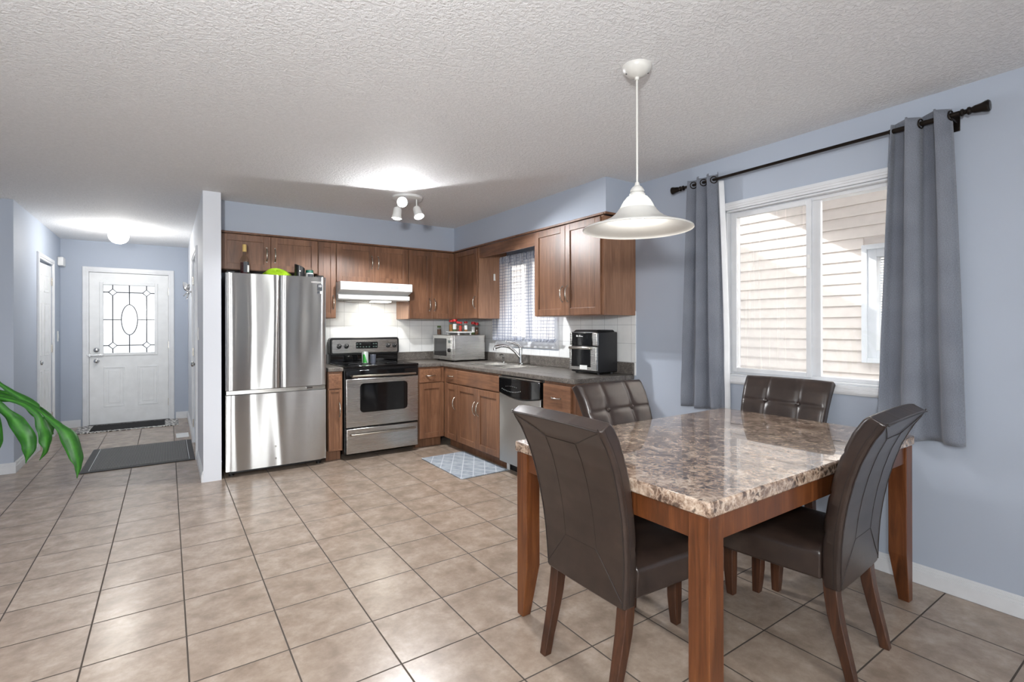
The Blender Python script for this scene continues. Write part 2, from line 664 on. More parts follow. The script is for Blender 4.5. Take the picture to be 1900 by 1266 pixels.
class MB:
    """collects shapes (in world or local coordinates) and links them as one mesh object"""

    def __init__(s):
        s.v = []
        s.f = []
        s.uv = {}
        s.mi = []

    def add(s, vs, fs, mat=0):
        k = len(s.v)
        s.v += [tuple(p) for p in vs]
        for f in fs:
            s.f.append([i + k for i in f])
            s.mi.append(mat)
        return s

    def box(s, x0, x1, y0, y1, z0, z1, mat=0):
        if x0 > x1: x0, x1 = x1, x0
        if y0 > y1: y0, y1 = y1, y0
        if z0 > z1: z0, z1 = z1, z0
        v = [(x0, y0, z0), (x1, y0, z0), (x1, y1, z0), (x0, y1, z0), (x0, y0, z1), (x1, y0, z1), (x1, y1, z1), (x0, y1, z1)]
        f = [(0, 3, 2, 1), (4, 5, 6, 7), (0, 1, 5, 4), (1, 2, 6, 5), (2, 3, 7, 6), (3, 0, 4, 7)]
        return s.add(v, f, mat)

    def tube(s, pts, r, n=10, cap=True, mat=0):
        pts = [Vector(p) for p in pts]
        rs = r if isinstance(r, (list, tuple)) else [r] * len(pts)
        rings = []
        up = None
        for i, p in enumerate(pts):
            a = pts[max(0, i - 1)]
            b = pts[min(len(pts) - 1, i + 1)]
            t = (b - a).normalized()
            if up is None:
                up = t.orthogonal().normalized()
            up = (up - t * up.dot(t))
            if up.length < 1e-6:
                up = t.orthogonal()
            up.normalize()
            sd = t.cross(up)
            rings.append([p + (up * cos(2 * pi * k / n) + sd * sin(2 * pi * k / n)) * rs[i] for k in range(n)])
        vs = [q for rg in rings for q in rg]
        fs = []
        for i in range(len(pts) - 1):
            for k in range(n):
                fs.append((i * n + k, i * n + (k + 1) % n, (i + 1) * n + (k + 1) % n, (i + 1) * n + k))
        if cap:
            fs.append(tuple(range(n))[::-1])
            fs.append(tuple((len(pts) - 1) * n + k for k in range(n)))
        return s.add(vs, fs, mat)

    def lathe(s, prof, n=32, loc=(0, 0, 0), axis=(0, 0, 1), mat=0, cap=True, ribs=0, ribamp=0.0):
        q = Vector((0, 0, 1)).rotation_difference(Vector(axis))
        loc = Vector(loc)
        vs = []
        for (r, z) in prof:
            for k in range(n):
                a = 2 * pi * k / n
                rr = r * (1 + ribamp * cos(ribs * a)) if ribs else r
                vs.append(loc + q @ Vector((rr * cos(a), rr * sin(a), z)))
        fs = []
        for i in range(len(prof) - 1):
            for k in range(n):
                fs.append((i * n + k, i * n + (k + 1) % n, (i + 1) * n + (k + 1) % n, (i + 1) * n + k))
        if cap:
            fs.append(tuple(range(n))[::-1])
            fs.append(tuple((len(prof) - 1) * n + k for k in range(n)))
        return s.add(vs, fs, mat)

    def prism(s, poly, a0, a1, plane='XZ', mat=0):
        """polygon (2D) extruded along the remaining axis"""
        def P(u, v, w):
            return {'XZ': (u, w, v), 'YZ': (w, u, v), 'XY': (u, v, w)}[plane]
        n = len(poly)
        vs = [P(u, v, a0) for u, v in poly] + [P(u, v, a1) for u, v in poly]
        fs = [tuple(range(n)), tuple(range(2 * n - 1, n - 1, -1))]
        for i in range(n):
            j = (i + 1) % n
            fs.append((i, i + n, j + n, j))
        return s.add(vs, fs, mat)

    def grid(s, fn, nu, nv, uv=True, mat=0):
        k = len(s.v)
        for j in range(nv + 1):
            for i in range(nu + 1):
                s.v.append(tuple(fn(i / nu, j / nv)))
                if uv:
                    s.uv[k + j * (nu + 1) + i] = (i / nu, j / nv)
        for j in range(nv):
            for i in range(nu):
                a = k + j * (nu + 1) + i
                s.f.append([a, a + 1, a + nu + 2, a + nu + 1])
                s.mi.append(mat)
        return s

    def xf(s, m):
        s.v = [tuple(m @ Vector(p)) for p in s.v]
        return s

    def build(s, name, mats, parent=None, bevel=0.0, seg=2, smooth=True, angle=35, solid=0.0, subsurf=0, local=False):
        if not isinstance(mats, (list, tuple)):
            mats = [mats]
        off = Vector((0, 0, 0))
        if parent is not None and not local:
            off = ORG.get(parent, Vector((0, 0, 0)))
        me = bpy.data.meshes.new(name)
        me.from_pydata([tuple(Vector(p) - off) for p in s.v], [], s.f)
        for m in mats:
            me.materials.append(m)
        for p, i in zip(me.polygons, s.mi):
            p.material_index = i
        if s.uv:
            l = me.uv_layers.new(name='UVMap')
            for lp in me.loops:
                l.data[lp.index].uv = s.uv.get(lp.vertex_index, (0, 0))
        me.validate()
        import bmesh
        bm = bmesh.new()
        bm.from_mesh(me)
        bmesh.ops.recalc_face_normals(bm, faces=bm.faces)
        bm.to_mesh(me)
        bm.free()
        if smooth:
            me.shade_smooth()
            try:
                me.set_sharp_from_angle(angle=radians(angle))
            except Exception:
                pass
        o = bpy.data.objects.new(name, me)
        COL.objects.link(o)
        if parent is not None:
            o.parent = parent
        ORG[o] = off if not local else Vector((0, 0, 0))
        if solid:
            md = o.modifiers.new('thickness', 'SOLIDIFY')
            md.thickness = solid
            md.offset = 0
        if bevel:
            md = o.modifiers.new('edge', 'BEVEL')
            md.width = bevel
            md.segments = seg
            md.limit_method = 'ANGLE'
            md.angle_limit = radians(40)
            try:
                md.harden_normals = False
            except Exception:
                pass
        if subsurf:
            md = o.modifiers.new('soft', 'SUBSURF')
            md.levels = subsurf
            md.render_levels = subsurf
        return o


def thing(name, label, cat, loc=(0, 0, 0), rz=0.0, group=None, local=False):
    o = bpy.data.objects.new(name, None)
    o.empty_display_size = 0.1
    COL.objects.link(o)
    o.location = loc
    o.rotation_euler = (0, 0, rz)
    o['label'] = label
    o['category'] = cat
    if group:
        o['group'] = group
    ORG[o] = Vector((0, 0, 0)) if local else Vector(loc)
    return o


def tag(o, label, cat, group=None):
    o['label'] = label
    o['category'] = cat
    if group:
        o['group'] = group
    return o


def struct_root(name, label, cat, loc=(0, 0, 0)):
    o = thing(name, label, cat, loc)
    o['kind'] = 'structure'
    return o


def struct(name, mb, mat, label, cat, **kw):
    o = mb.build(name, mat, None, **kw)
    tag(o, label, cat)
    o['kind'] = 'structure'
    return o


def centre(o):
    """move a one-mesh thing's origin to its own base centre"""
    me = o.data
    xs = [v.co for v in me.vertices]
    c = Vector(((min(v.x for v in xs) + max(v.x for v in xs)) / 2, (min(v.y for v in xs) + max(v.y for v in xs)) / 2,
                min(v.z for v in xs)))
    me.transform(Matrix.Translation(-c))
    o.location = c
    ORG[o] = c
    return o


def copy_tree(o, parent=None):
    c = o.copy()
    COL.objects.link(c)
    c.parent = parent
    for ch in list(o.children):
        copy_tree(ch, c)
    return c


def text(name, body, loc, rot, size, mat, parent, ext=0.0004, align='CENTER'):
    cu = bpy.data.curves.new(name, 'FONT')
    cu.body = body
    cu.size = size
    cu.extrude = ext
    cu.align_x = align
    cu.align_y = 'CENTER'
    cu.materials.append(mat)
    tmp = bpy.data.objects.new(name, cu)
    me = bpy.data.meshes.new_from_object(tmp)
    bpy.data.objects.remove(tmp)
    o = bpy.data.objects.new(name, me)
    COL.objects.link(o)
    off = ORG.get(parent, Vector((0, 0, 0)))
    o.location = Vector(loc) - off
    o.rotation_euler = rot
    o.parent = parent
    return o


ROT_S = (pi / 2, 0, 0)            # reads from -Y side (front of back-wall things)
ROT_W = (pi / 2, 0, -pi / 2)      # reads from -X side (front of right-wall things)

# ================================================================== SETTING
CEIL = 2.44
RX = 3.12      # right wall
BY = 5.56      # kitchen back wall
PX0, PX1, PY = 0.245, 0.377, 4.91  # partition between kitchen and hall
FY = 8.58      # front wall with entry door
HX = -1.13     # hall left wall
LY = 6.20      # living wall that faces the camera on the left
LX = -3.20     # far left wall
BKY = -3.00    # wall behind the camera

struct('floor', MB().box(LX - .15, RX + .18, BKY - .2, FY + .2, -0.12, 0), M_FLOOR,
       'beige ceramic tile floor with dark grout running through the whole room', 'floor')
struct('ceiling', MB().box(LX - .15, RX + .18, BKY - .2, FY + .2, CEIL, CEIL + .12), M_CEIL,
       'white textured ceiling over kitchen, dining area and hall', 'ceiling')

W1 = dict(y0=0.905, y1=1.985, z0=0.965, z1=2.075)
W2 = dict(y0=3.80, y1=4.80, z0=1.135, z1=2.02)
w = MB()
x0, x1 = RX, RX + .18
for (a, b, c, d) in [(BKY - .2, W1['y0'], 0, CEIL), (W1['y1'], W2['y0'], 0, CEIL), (W2['y1'], BY + .15, 0, CEIL),
                     (W1['y0'], W1['y1'], 0, W1['z0']), (W1['y0'], W1['y1'], W1['z1'], CEIL),
                     (W2['y0'], W2['y1'], 0, W2['z0']), (W2['y0'], W2['y1'], W2['z1'], CEIL)]:
    w.box(x0, x1, a, b, c, d)
struct('wall_right', w, M_WALL, 'pale blue wall with the curtained dining window', 'wall', smooth=False)
struct('wall_back', MB().box(PX1, RX, BY, BY + .15, 0, CEIL), M_WALL, 'pale blue kitchen wall behind the cabinets', 'wall')
D3 = dict(y0=5.86, y1=6.68, z1=2.04)
w = MB()
for (a, b, c, d) in [(PY, D3['y0'], 0, CEIL), (D3['y1'], FY, 0, CEIL), (D3['y0'], D3['y1'], D3['z1'], CEIL)]:
    w.box(PX0, PX1, a, b, c, d)
struct('wall_partition', w, M_WALLLIT, 'narrow pale wall end between refrigerator and hall', 'wall', smooth=False)
D1 = dict(x0=-0.862, x1=0.026, z1=2.045)
w = MB()
for (a, b, c, d) in [(HX - .5, D1['x0'], 0, CEIL), (D1['x1'], PX1 + .3, 0, CEIL), (D1['x0'], D1['x1'], D1['z1'], CEIL)]:
    w.box(a, b, FY, FY + .16, c, d)
struct('wall_front', w, M_WALL, 'pale blue hall end wall around the white entry door', 'wall', smooth=False)
D2 = dict(y0=7.22, y1=8.00, z1=2.04)
w = MB()
for (a, b, c, d) in [(LY, D2['y0'], 0, CEIL), (D2['y1'], FY, 0, CEIL), (D2['y0'], D2['y1'], D2['z1'], CEIL)]:
    w.box(HX - .12, HX, a, b, c, d)
w.box(HX - .9, HX - .8, LY + .12, FY, 0, CEIL)
struct('wall_hall', w, M_WALL, 'pale hall wall with the white closet door', 'wall', smooth=False)
struct('wall_living', MB().box(LX, HX - .12, LY, LY + .12, 0, CEIL), M_WALL, 'blue wall at the left edge beside the hall corner', 'wall')
struct('wall_left', MB().box(LX - .15, LX, BKY - .2, LY + .12, 0, CEIL), M_WALL, 'blue living room wall far left of the camera', 'wall')
PD = dict(x0=0.35, x1=2.05, z0=0.06, z1=2.12)
LW = dict(x0=-2.7, x1=-0.7, z0=0.6, z1=2.1)
w = MB()
for (a, b, c, d) in [(LX, LW['x0'], 0, CEIL), (LW['x1'], PD['x0'], 0, CEIL), (PD['x1'], RX, 0, CEIL),
                     (LW['x0'], LW['x1'], 0, LW['z0']), (LW['x0'], LW['x1'], LW['z1'], CEIL),
                     (PD['x0'], PD['x1'], 0, PD['z0']), (PD['x0'], PD['x1'], PD['z1'], CEIL)]:
    w.box(a, b, BKY - .16, BKY, c, d)
struct('wall_rear', w, M_WALL, 'pale blue wall behind the camera with patio door', 'wall', smooth=False)
w = MB()
w.box(PX1, RX, 5.195, BY, 2.172, CEIL)
w.box(2.755, RX, 2.745, 5.195, 2.172, CEIL)
struct('wall_soffit', w, M_WALL, 'pale blue soffit above the kitchen wall cabinets', 'soffit', smooth=False)
# closed void beyond the kitchen back wall so no sky leaks in
w = MB()
w.box(PX1, RX + .18, FY, FY + .16, 0, CEIL).box(RX, RX + .18, BY + .15, FY + .16, 0, CEIL)
struct('wall_garage', w, M_WALL, 'wall of the room beyond the kitchen, out of sight', 'wall')
# tiled splash
w = MB()
w.box(PX1 + .8, RX - .008, BY - .008, BY, 0.90, 1.76)
w.box(RX - .008, RX, 2.772, BY - .008, 0.90, 1.063)
w.box(RX - .008, RX, 2.772, W2['y0'] - .065, 1.063, 1.42)
w.box(RX - .008, RX, W2['y1'] + .065, BY - .008, 1.063, 1.42)
struct('wall_tiles', w, M_SPLASH, 'white square tile backsplash above the dark counter', 'backsplash', smooth=False)


def baseboard(name, segs, label):
    mb = MB()
    for (axis, at, a, b, out) in segs:
        # profile: plinth, step, rounded top
        for (t, z0, z1) in ((0.015, 0, 0.062), (0.012, 0.062, 0.074), (0.009, 0.074, 0.086), (0.006, 0.086, 0.096)):
            if axis == 'Y':
                mb.box(at, at + out * t, a, b, z0, z1)
            else:
                mb.box(a, b, at, at + out * t, z0, z1)
    return struct(name, mb, M_TRIM, label, 'baseboard', bevel=0.0015, smooth=False)


baseboard('baseboard_right', [('Y', RX, BKY, 2.76, -1)], 'white stepped baseboard along the window wall')
baseboard('baseboard_front', [('X', FY, HX, D1['x0'] - .07, -1), ('X', FY, D1['x1'] + .07, PX0, -1)], 'white baseboard either side of the entry door')
baseboard('baseboard_hall', [('Y', HX, LY, D2['y0'] - .07, 1), ('Y', HX, D2['y1'] + .07, FY, 1), ('X', LY, LX, HX + .015, -1)], 'white baseboard turning the hall corner at left')
baseboard('baseboard_partition', [('Y', PX0, PY, D3['y0'] - .07, -1), ('Y', PX0, D3['y1'] + .07, FY, -1)], 'white baseboard on the hall side of the partition')
baseboard('baseboard_rear', [('X', BKY, LX, PD['x0'] - .07, 1), ('X', BKY, PD['x1'] + .07, RX, 1)], 'white baseboard behind the camera')


# ---- windows
def casing(mb, plane, at, out, a0, a1, z0, z1, wd, sill=False):
    """picture-frame casing with a stepped profile around an opening"""
    for (inset, t, wdt) in ((0.0, 0.012, wd), (0.006, 0.018, wd * 0.62), (0.012, 0.022, wd * 0.25)):
        o_ = wd - inset
        i_ = o_ - wdt
        rects = [(a0 - o_, a0 - i_, z0 - o_, z1 + o_), (a1 + i_, a1 + o_, z0 - o_, z1 + o_),
                 (a0 - i_, a1 + i_, z1 + i_, z1 + o_), (a0 - i_, a1 + i_, z0 - o_, z0 - i_)]
        for (a, b, c, d) in rects:
            if plane == 'X':
                mb.box(at, at + out * t, a, b, c, d)
            else:
                mb.box(a, b, at, at + out * t, c, d)


def window_right(name, label, W, mull, wd, fog):
    r = struct_root(name, label, 'window', (RX, (W['y0'] + W['y1']) / 2, W['z0']))
    c = MB()
    casing(c, 'X', RX, -1, W['y0'], W['y1'], W['z0'], W['z1'], wd)
    c.build('casing', M_TRIM, r, bevel=0.002, smooth=False)
    f = MB()
    y0, y1, z0, z1 = W['y0'], W['y1'], W['z0'], W['z1']
    t = 0.034
    X0, X1 = RX + .004, RX + .14
    f.box(X0, X1, y0, y0 + .012, z0, z1).box(X0, X1, y1 - .012, y1, z0, z1).box(X0, X1, y0, y1, z1 - .012, z1).box(X0, X1, y0, y1, z0, z0 + .012)
    X0, X1 = RX + .045, RX + .12
    f.box(X0, X1, y0 + .012, y0 + t, z0 + .012, z1 - .012).box(X0, X1, y1 - t, y1 - .012, z0 + .012, z1 - .012)
    f.box(X0, X1, y0 + t, y1 - t, z1 - t, z1 - .012).box(X0, X1, y0 + t, y1 - t, z0 + .012, z0 + t)
    f.build('frame', M_TRIM, r, bevel=0.002, smooth=False)
    m0, m1 = mull
    # fixed pane on the -Y side, sliding sash on the +Y side
    s_ = MB()
    s_.box(RX + .05, RX + .075, m0, m1 - .03, z0 + t, z1 - t)
    s_.build('mullion', M_TRIM, r, bevel=0.002, smooth=False)
    s2 = MB()
    a, b = m1 - .035, y1 - t
    X0, X1 = RX + .03, RX + .058
    q = .028
    s2.box(X0, X1, a, a + q, z0 + t - .01, z1 - t + .01).box(X0, X1, b - q, b + .004, z0 + t - .01, z1 - t + .01)
    s2.box(X0, X1, a + q, b - q, z0 + t - .01, z0 + t + q - .01).box(X0, X1, a + q, b - q, z1 - t - q + .01, z1 - t + .01)
    sash = s2.build('sash', M_TRIM, r, bevel=0.002, smooth=False)
    la = MB().box(X0 - .008, X0, a + .004, a + .02, (z0 + z1) / 2 + .12, (z0 + z1) / 2 + .2)
    la.build('latch', M_WHITEPL, sash, bevel=0.002)
    MB().box(RX + .061, RX + .065, y0 + t - .004, m0 + .004, z0 + t - .004, z1 - t + .004).build('pane', M_GLASS, r, smooth=False)
    MB().box(RX + .042, RX + .046, a + q - .004, b - q + .004, z0 + t + q - .014, z1 - t - q + .014).build('pane', fog, r, smooth=False)
    return r


window_right('window_1', 'white sliding window with misted far pane beside the dining table', W1, (1.405, 1.485), 0.052, M_GLASSFOG)
window_right('window_2', 'small white window over the sink behind the checked curtain', W2, (4.26, 4.33), 0.062, M_GLASS)

# rear patio door and living room window (behind the camera)
r = struct_root('door_4', 'sliding glass patio door behind the camera', 'door', ((PD['x0'] + PD['x1']) / 2, BKY, 0))
f = MB()
for (a, b) in ((PD['x0'], (PD['x0'] + PD['x1']) / 2 + .03), ((PD['x0'] + PD['x1']) / 2 - .03, PD['x1'])):
    f.box(a, a + .07, BKY - .1, BKY - .05, PD['z0'], PD['z1']).box(b - .07, b, BKY - .1, BKY - .05, PD['z0'], PD['z1'])
    f.box(a, b, BKY - .1, BKY - .05, PD['z0'], PD['z0'] + .09).box(a, b, BKY - .1, BKY - .05, PD['z1'] - .07, PD['z1'])
casing(f, 'Y', BKY, 1, PD['x0'], PD['x1'], PD['z0'] + .01, PD['z1'], .06)
f.build('frame', M_TRIM, r, smooth=False)
MB().box(PD['x0'] + .05, PD['x1'] - .05, BKY - .078, BKY - .074, PD['z0'] + .05, PD['z1'] - .04).build('pane', M_GLASS, r, smooth=False)
r = struct_root('window_3', 'wide living room window behind the camera', 'window', ((LW['x0'] + LW['x1']) / 2, BKY, LW['z0']))
f = MB()
f.box(LW['x0'], LW['x0'] + .06, BKY - .1, BKY - .05, LW['z0'], LW['z1']).box(LW['x1'] - .06, LW['x1'], BKY - .1, BKY - .05, LW['z0'], LW['z1'])
f.box(LW['x0'], LW['x1'], BKY - .1, BKY - .05, LW['z0'], LW['z0'] + .06).box(LW['x0'], LW['x1'], BKY - .1, BKY - .05, LW['z1'] - .06, LW['z1'])
f.box(-1.73, -1.67, BKY - .1, BKY - .05, LW['z0'], LW['z1'])
casing(f, 'Y', BKY, 1, LW['x0'], LW['x1'], LW['z0'], LW['z1'], .06)
f.build('frame', M_TRIM, r, smooth=False)
MB().box(LW['x0'] + .04, LW['x1'] - .04, BKY - .078, BKY - .074, LW['z0'] + .04, LW['z1'] - .04).build('pane', M_GLASS, r, smooth=False)


# ---- doors
def knob(parent, p, axis, mat, rose=0.03, r=0.027, proj=0.055):
    mb = MB()
    mb.lathe([(rose, 0), (rose, .006), (rose * .7, .01), (.011, .014), (.011, proj * .5), (r * .7, proj * .6), (r, proj * .8), (r * .9, proj), (r * .4, proj + .008)],
             20, p, axis)
    return mb.build('knob', mat, parent, angle=50)


def hinge_y(parent, x, y, z, out, name='hinge'):
    return MB().box(x, x + out * .012, y - .012, y + .012, z - .045, z + .045).build(name, M_NICKEL, parent, bevel=0.002)


# front door
r = struct_root('door_1', 'white steel entry door with leaded glass at the end of the hall', 'door', (-0.42, FY, 0))
c = MB()
for (t, wd0, wd1) in ((0.014, 0.0, 0.066), (0.02, 0.02, 0.06)):
    a0, a1, zt = D1['x0'] + .012, D1['x1'] - .012, D1['z1'] - .012
    c.box(a0 - wd1, a0 - wd0, FY - t, FY, 0, zt + wd1).box(a1 + wd0, a1 + wd1, FY - t, FY, 0, zt + wd1)
    c.box(a0 - wd0, a1 + wd0, FY - t, FY, zt + wd0, zt + wd1)
c.build('casing', M_TRIM, r, bevel=0.002, smooth=False)
gx0, gx1, gz0, gz1 = -0.706, -0.147, 0.955, 1.872
sx0, sx1 = -0.848, 0.012
sl = MB()
for (a, b, cc, d) in [(sx0, gx0, .012, 2.028), (gx1, sx1, .012, 2.028), (gx0, gx1, .012, gz0), (gx0, gx1, gz1, 2.028)]:
    sl.box(a, b, FY + .012, FY + .056, cc, d)
slab = sl.build('slab', M_DOOR, r, smooth=False)
mo = MB()
fr = .036
for (a, b, cc, d) in [(gx0 - fr, gx0, gz0 - fr, gz1 + fr), (gx1, gx1 + fr, gz0 - fr, gz1 + fr), (gx0, gx1, gz0 - fr, gz0), (gx0, gx1, gz1, gz1 + fr)]:
    mo.box(a, b, FY + .001, FY + .013, cc, d)
mo.build('glass_frame', M_DOOR, r, bevel=0.004, smooth=False)
for (a, b) in ((-0.70, -0.475), (-0.335, -0.105)):
    mo = MB()
    z0, z1 = .235, .775
    q = .022
    mo.box(a, b, FY + .006, FY + .0125, z0, z0 + q).box(a, b, FY + .006, FY + .0125, z1 - q, z1)
    mo.box(a, a + q, FY + .006, FY + .0125, z0 + q, z1 - q).box(b - q, b, FY + .006, FY + .0125, z0 + q, z1 - q)
    mo.box(a + .05, b - .05, FY + .007, FY + .0125, z0 + .05, z1 - .05)
    mo.build('raised_panel', M_DOOR, r, bevel=0.004, smooth=False)
MB().box(gx0 - .01, gx1 + .01, FY + .03, FY + .036, gz0 - .01, gz1 + .01).build('pane', M_FROST, r, smooth=False)
ca = MB()
yc = FY + .026
cx, cz = (gx0 + gx1) / 2, (gz0 + gz1) / 2 - .01
xa, xb = gx0 + .1, gx1 - .09
za, zb = gz0 + .10, gz1 - .10
R_ = .0062
el = [(cx + .088 * cos(2 * pi * k / 32), yc, cz + .205 * sin(2 * pi * k / 32)) for k in range(33)]
ca.tube(el, R_, 6, False)
dm = .045
for (x, z) in ((xa, za), (xb, za), (xa, zb), (xb, zb)):
    ca.tube([(x - dm, yc, z), (x, yc, z + dm), (x + dm, yc, z), (x, yc, z - dm), (x - dm, yc, z)], R_, 6, False)
    sx = -1 if x == xa else 1
    sz = -1 if z == za else 1
    ca.tube([(x + sx * dm, yc, z), (gx0 if sx < 0 else gx1, yc, z)], R_, 6)
    ca.tube([(x, yc, z + sz * dm), (x, yc, gz0 if sz < 0 else gz1)], R_, 6)
for x in (xa, xb):
    ca.tube([(x, yc, za + dm), (x, yc, zb - dm)], R_, 6)
for z in (za, zb):
    ca.tube([(xa + dm, yc, z), (xb - dm, yc, z)], R_, 6)
ca.tube([(cx, yc, gz0), (cx, yc, cz - .205)], R_, 6).tube([(cx, yc, cz + .205), (cx, yc, gz1)], R_, 6)
ca.tube([(gx0, yc, cz), (cx - .088, yc, cz)], R_, 6).tube([(cx + .088, yc, cz), (gx1, yc, cz)], R_, 6)
ca.build('leaded_came', M_CAME, r)
knob(r, (-0.775, FY + .012, .855), (0, -1, 0), M_CHROME)
MB().lathe([(.03, 0), (.03, .012), (.022, .022), (.012, .026)], 20, (-0.775, FY + .012, 1.0), (0, -1, 0)).build('deadbolt', M_CHROME, r)
MB().box(-0.87, -0.70, FY - .02, FY + .012, .925, .945).box(-.85, -.83, FY - .035, FY + .012, .915, .955).build('swing_latch', M_CHROME, r, bevel=.003)
for z in (.25, 1.05, 1.8):
    MB().box(.008, .02, FY - .006, FY + .02, z - .05, z + .05).build('hinge', M_NICKEL, r, bevel=.002)
MB().box(D1['x0'], D1['x1'], FY - .03, FY + .16, 0, .012).build('threshold', M_DARKGREY, r, bevel=.002)
jb = MB()
jb.box(D1['x0'], D1['x0'] + .012, FY, FY + .16, 0, D1['z1']).box(D1['x1'] - .012, D1['x1'], FY, FY + .16, 0, D1['z1']).box(D1['x0'], D1['x1'], FY, FY + .16, D1['z1'] - .012, D1['z1'])
jb.box(D1['x0'] + .012, D1['x0'] + .03, FY + .058, FY + .09, 0, D1['z1'] - .012).box(D1['x1'] - .03, D1['x1'] - .012, FY + .058, FY + .09, 0, D1['z1'] - .012).box(D1['x0'] + .012, D1['x1'] - .012, FY + .058, FY + .09, D1['z1'] - .035, D1['z1'] - .012)
jb.build('jamb', M_TRIM, r, smooth=False)


def panel_door(root, y0, y1, x, out, hinge_at, ang, zt=2.02):
    """six panel slab hinged at hinge_at, swung by ang"""
    mb = MB()
    t = .035
    w_ = y1 - y0
    mb.box(0, t, 0, w_, .01, zt)
    st = .11
    pw = (w_ - 3 * st) / 2
    for (z0, z1) in ((.24, .82), (.98, 1.58), (1.7, 1.9)):
        for k in range(2):
            a = st + k * (pw + st)
            for sd in (-.005, t - .001):
                mb.box(sd, sd + .006, a, a + .012, z0, z1).box(sd, sd + .006, a + pw - .012, a + pw, z0, z1)
                mb.box(sd, sd + .006, a, a + pw, z0, z0 + .012).box(sd, sd + .006, a, a + pw, z1 - .012, z1)
                mb.box(sd, sd + .006, a + .035, a + pw - .035, z0 + .035, z1 - .035)
    return mb


# closet door in the hall's left wall: hinged on its far side, pushed a little inward
r = struct_root('door_2', 'white six panel closet door standing ajar in the hall wall', 'door', (HX, 7.6, 0))
c = MB()
for (t, wd0, wd1) in ((0.014, 0.0, 0.062), (0.02, 0.02, 0.056)):
    c.box(HX, HX + t, D2['y0'] - wd1, D2['y0'] - wd0, 0, D2['z1'] + wd1).box(HX, HX + t, D2['y1'] + wd0, D2['y1'] + wd1, 0, D2['z1'] + wd1)
    c.box(HX, HX + t, D2['y0'] - wd0, D2['y1'] + wd0, D2['z1'] + wd0, D2['z1'] + wd1)
c.build('casing', M_TRIM, r, bevel=.002, smooth=False)
mb = panel_door(r, 0, .76, 0, 1, 0, 0)
knb = MB()
M_ = Matrix.Translation((HX - .004, D2['y1'] - .008, 0)) @ Matrix.Rotation(radians(-2.5), 4, 'Z') @ Matrix.Translation((-.035, -.762, 0))
mb.xf(M_)
mb.build('slab', M_DOOR, r, bevel=.002, smooth=False)
knob(r, tuple(M_ @ Vector((.036, .07, .92))), (1, 0, 0), M_CHROME)
for z in (.25, 1.05, 1.84):
    hinge_y(r, HX - .005, D2['y1'] + .004, z, 1)
MB().box(HX - .1, HX - .06, D2['y0'], D2['y0'] + .004, .89, .95).build('strike_plate', M_NICKEL, r)

# door in the partition, closed
r = struct_root('door_3', 'white door in the hall side of the partition wall', 'door', (PX0, 6.27, 0))
c = MB()
for (t, wd0, wd1) in ((0.014, 0.0, 0.062), (0.02, 0.02, 0.056)):
    c.box(PX0 - t, PX0, D3['y0'] - wd1, D3['y0'] - wd0, 0, D3['z1'] + wd1).box(PX0 - t, PX0, D3['y1'] + wd0, D3['y1'] + wd1, 0, D3['z1'] + wd1)
    c.box(PX0 - t, PX0, D3['y0'] - wd0, D3['y1'] + wd0, D3['z1'] + wd0, D3['z1'] + wd1)
c.build('casing', M_TRIM, r, bevel=.002, smooth=False)
mb = panel_door(r, 0, D3['y1'] - D3['y0'] - .01, 0, 1, 0, 0)
mb.xf(Matrix.Translation((PX0 + .008, D3['y0'] + .005, 0)))
mb.build('slab', M_DOOR, r, bevel=.002, smooth=False)
knob(r, (PX0 + .008, 5.93, .93), (-1, 0, 0), M_CHROME)
MB().lathe([(.026, 0), (.026, .012), (.018, .022)], 18, (PX0 + .008, 5.93, 1.07), (-1, 0, 0)).build('deadbolt', M_CHROME, r)
for z in (.22, 1.02, 1.82):
    hinge_y(r, PX0 - .001, D3['y1'] + .002, z, -1)

# ---- outdoors
w = MB().box(-30, 30, -30, 40, -.45, -.3)
struct('ground_outside', w, M_GROUND, 'pale gravel ground outside the house', 'ground')


def siding():
    mb = MB()
    NX = 6.0
    sp = .119
    z = 1.51 - sp * 16
    while z < 5.6:
        for (a, b) in ((-8.0, .9), (2.245, 12)) if 0.915 - sp < z < 2.13 else ((-8.0, 12),):
            # each course leans out to its lower edge
            mb.prism([(NX + .02, z), (NX - .004, z + .001), (NX - .004, z + .012), (NX + .010, z + sp - .002), (NX + .02, z + sp - .002)], a, b, 'XZ')
        z += sp
    mb.box(NX + .02, NX + .14, -8, .9, -.45, 5.6).box(NX + .02, NX + .14, 2.245, 12, -.45, 5.6)
    mb.box(NX + .02, NX + .14, .9, 2.245, -.45, .92).box(NX + .02, NX + .14, .9, 2.245, 2.13, 5.6)
    # rear closing wall keeps the neighbour's room dark
    mb.box(NX + 1.2, NX + 1.3, 0, 3, -.45, 3)
    return mb


struct('wall_neighbour', siding(), M_SIDING, 'cream lap siding of the house next door seen through the window', 'wall', smooth=False)
r = struct_root('window_4', 'white window in the neighbouring siding wall', 'window', (6.0, 1.57, .92))
f = MB()
a0, a1, z0, z1 = .9, 2.245, .915, 2.135
for (t, o0, o1) in ((.05, 0.0, .05), (.03, .05, .13)):
    f.box(6.0 - t, 6.1, a0 + o0, a0 + o1, z0 + o0, z1 - o0).box(6.0 - t, 6.1, a1 - o1, a1 - o0, z0 + o0, z1 - o0)
    f.box(6.0 - t, 6.1, a0 + o1, a1 - o1, z1 - o1, z1 - o0).box(6.0 - t, 6.1, a0 + o1, a1 - o1, z0 + o0, z0 + o1)
f.build('frame', M_TRIM, r, bevel=.004, smooth=False)
MB().box(6.03, 6.036, a0 + .1, a1 - .1, z0 + .1, z1 - .1).build('pane', M_GLASS, r, smooth=False)
f = MB()
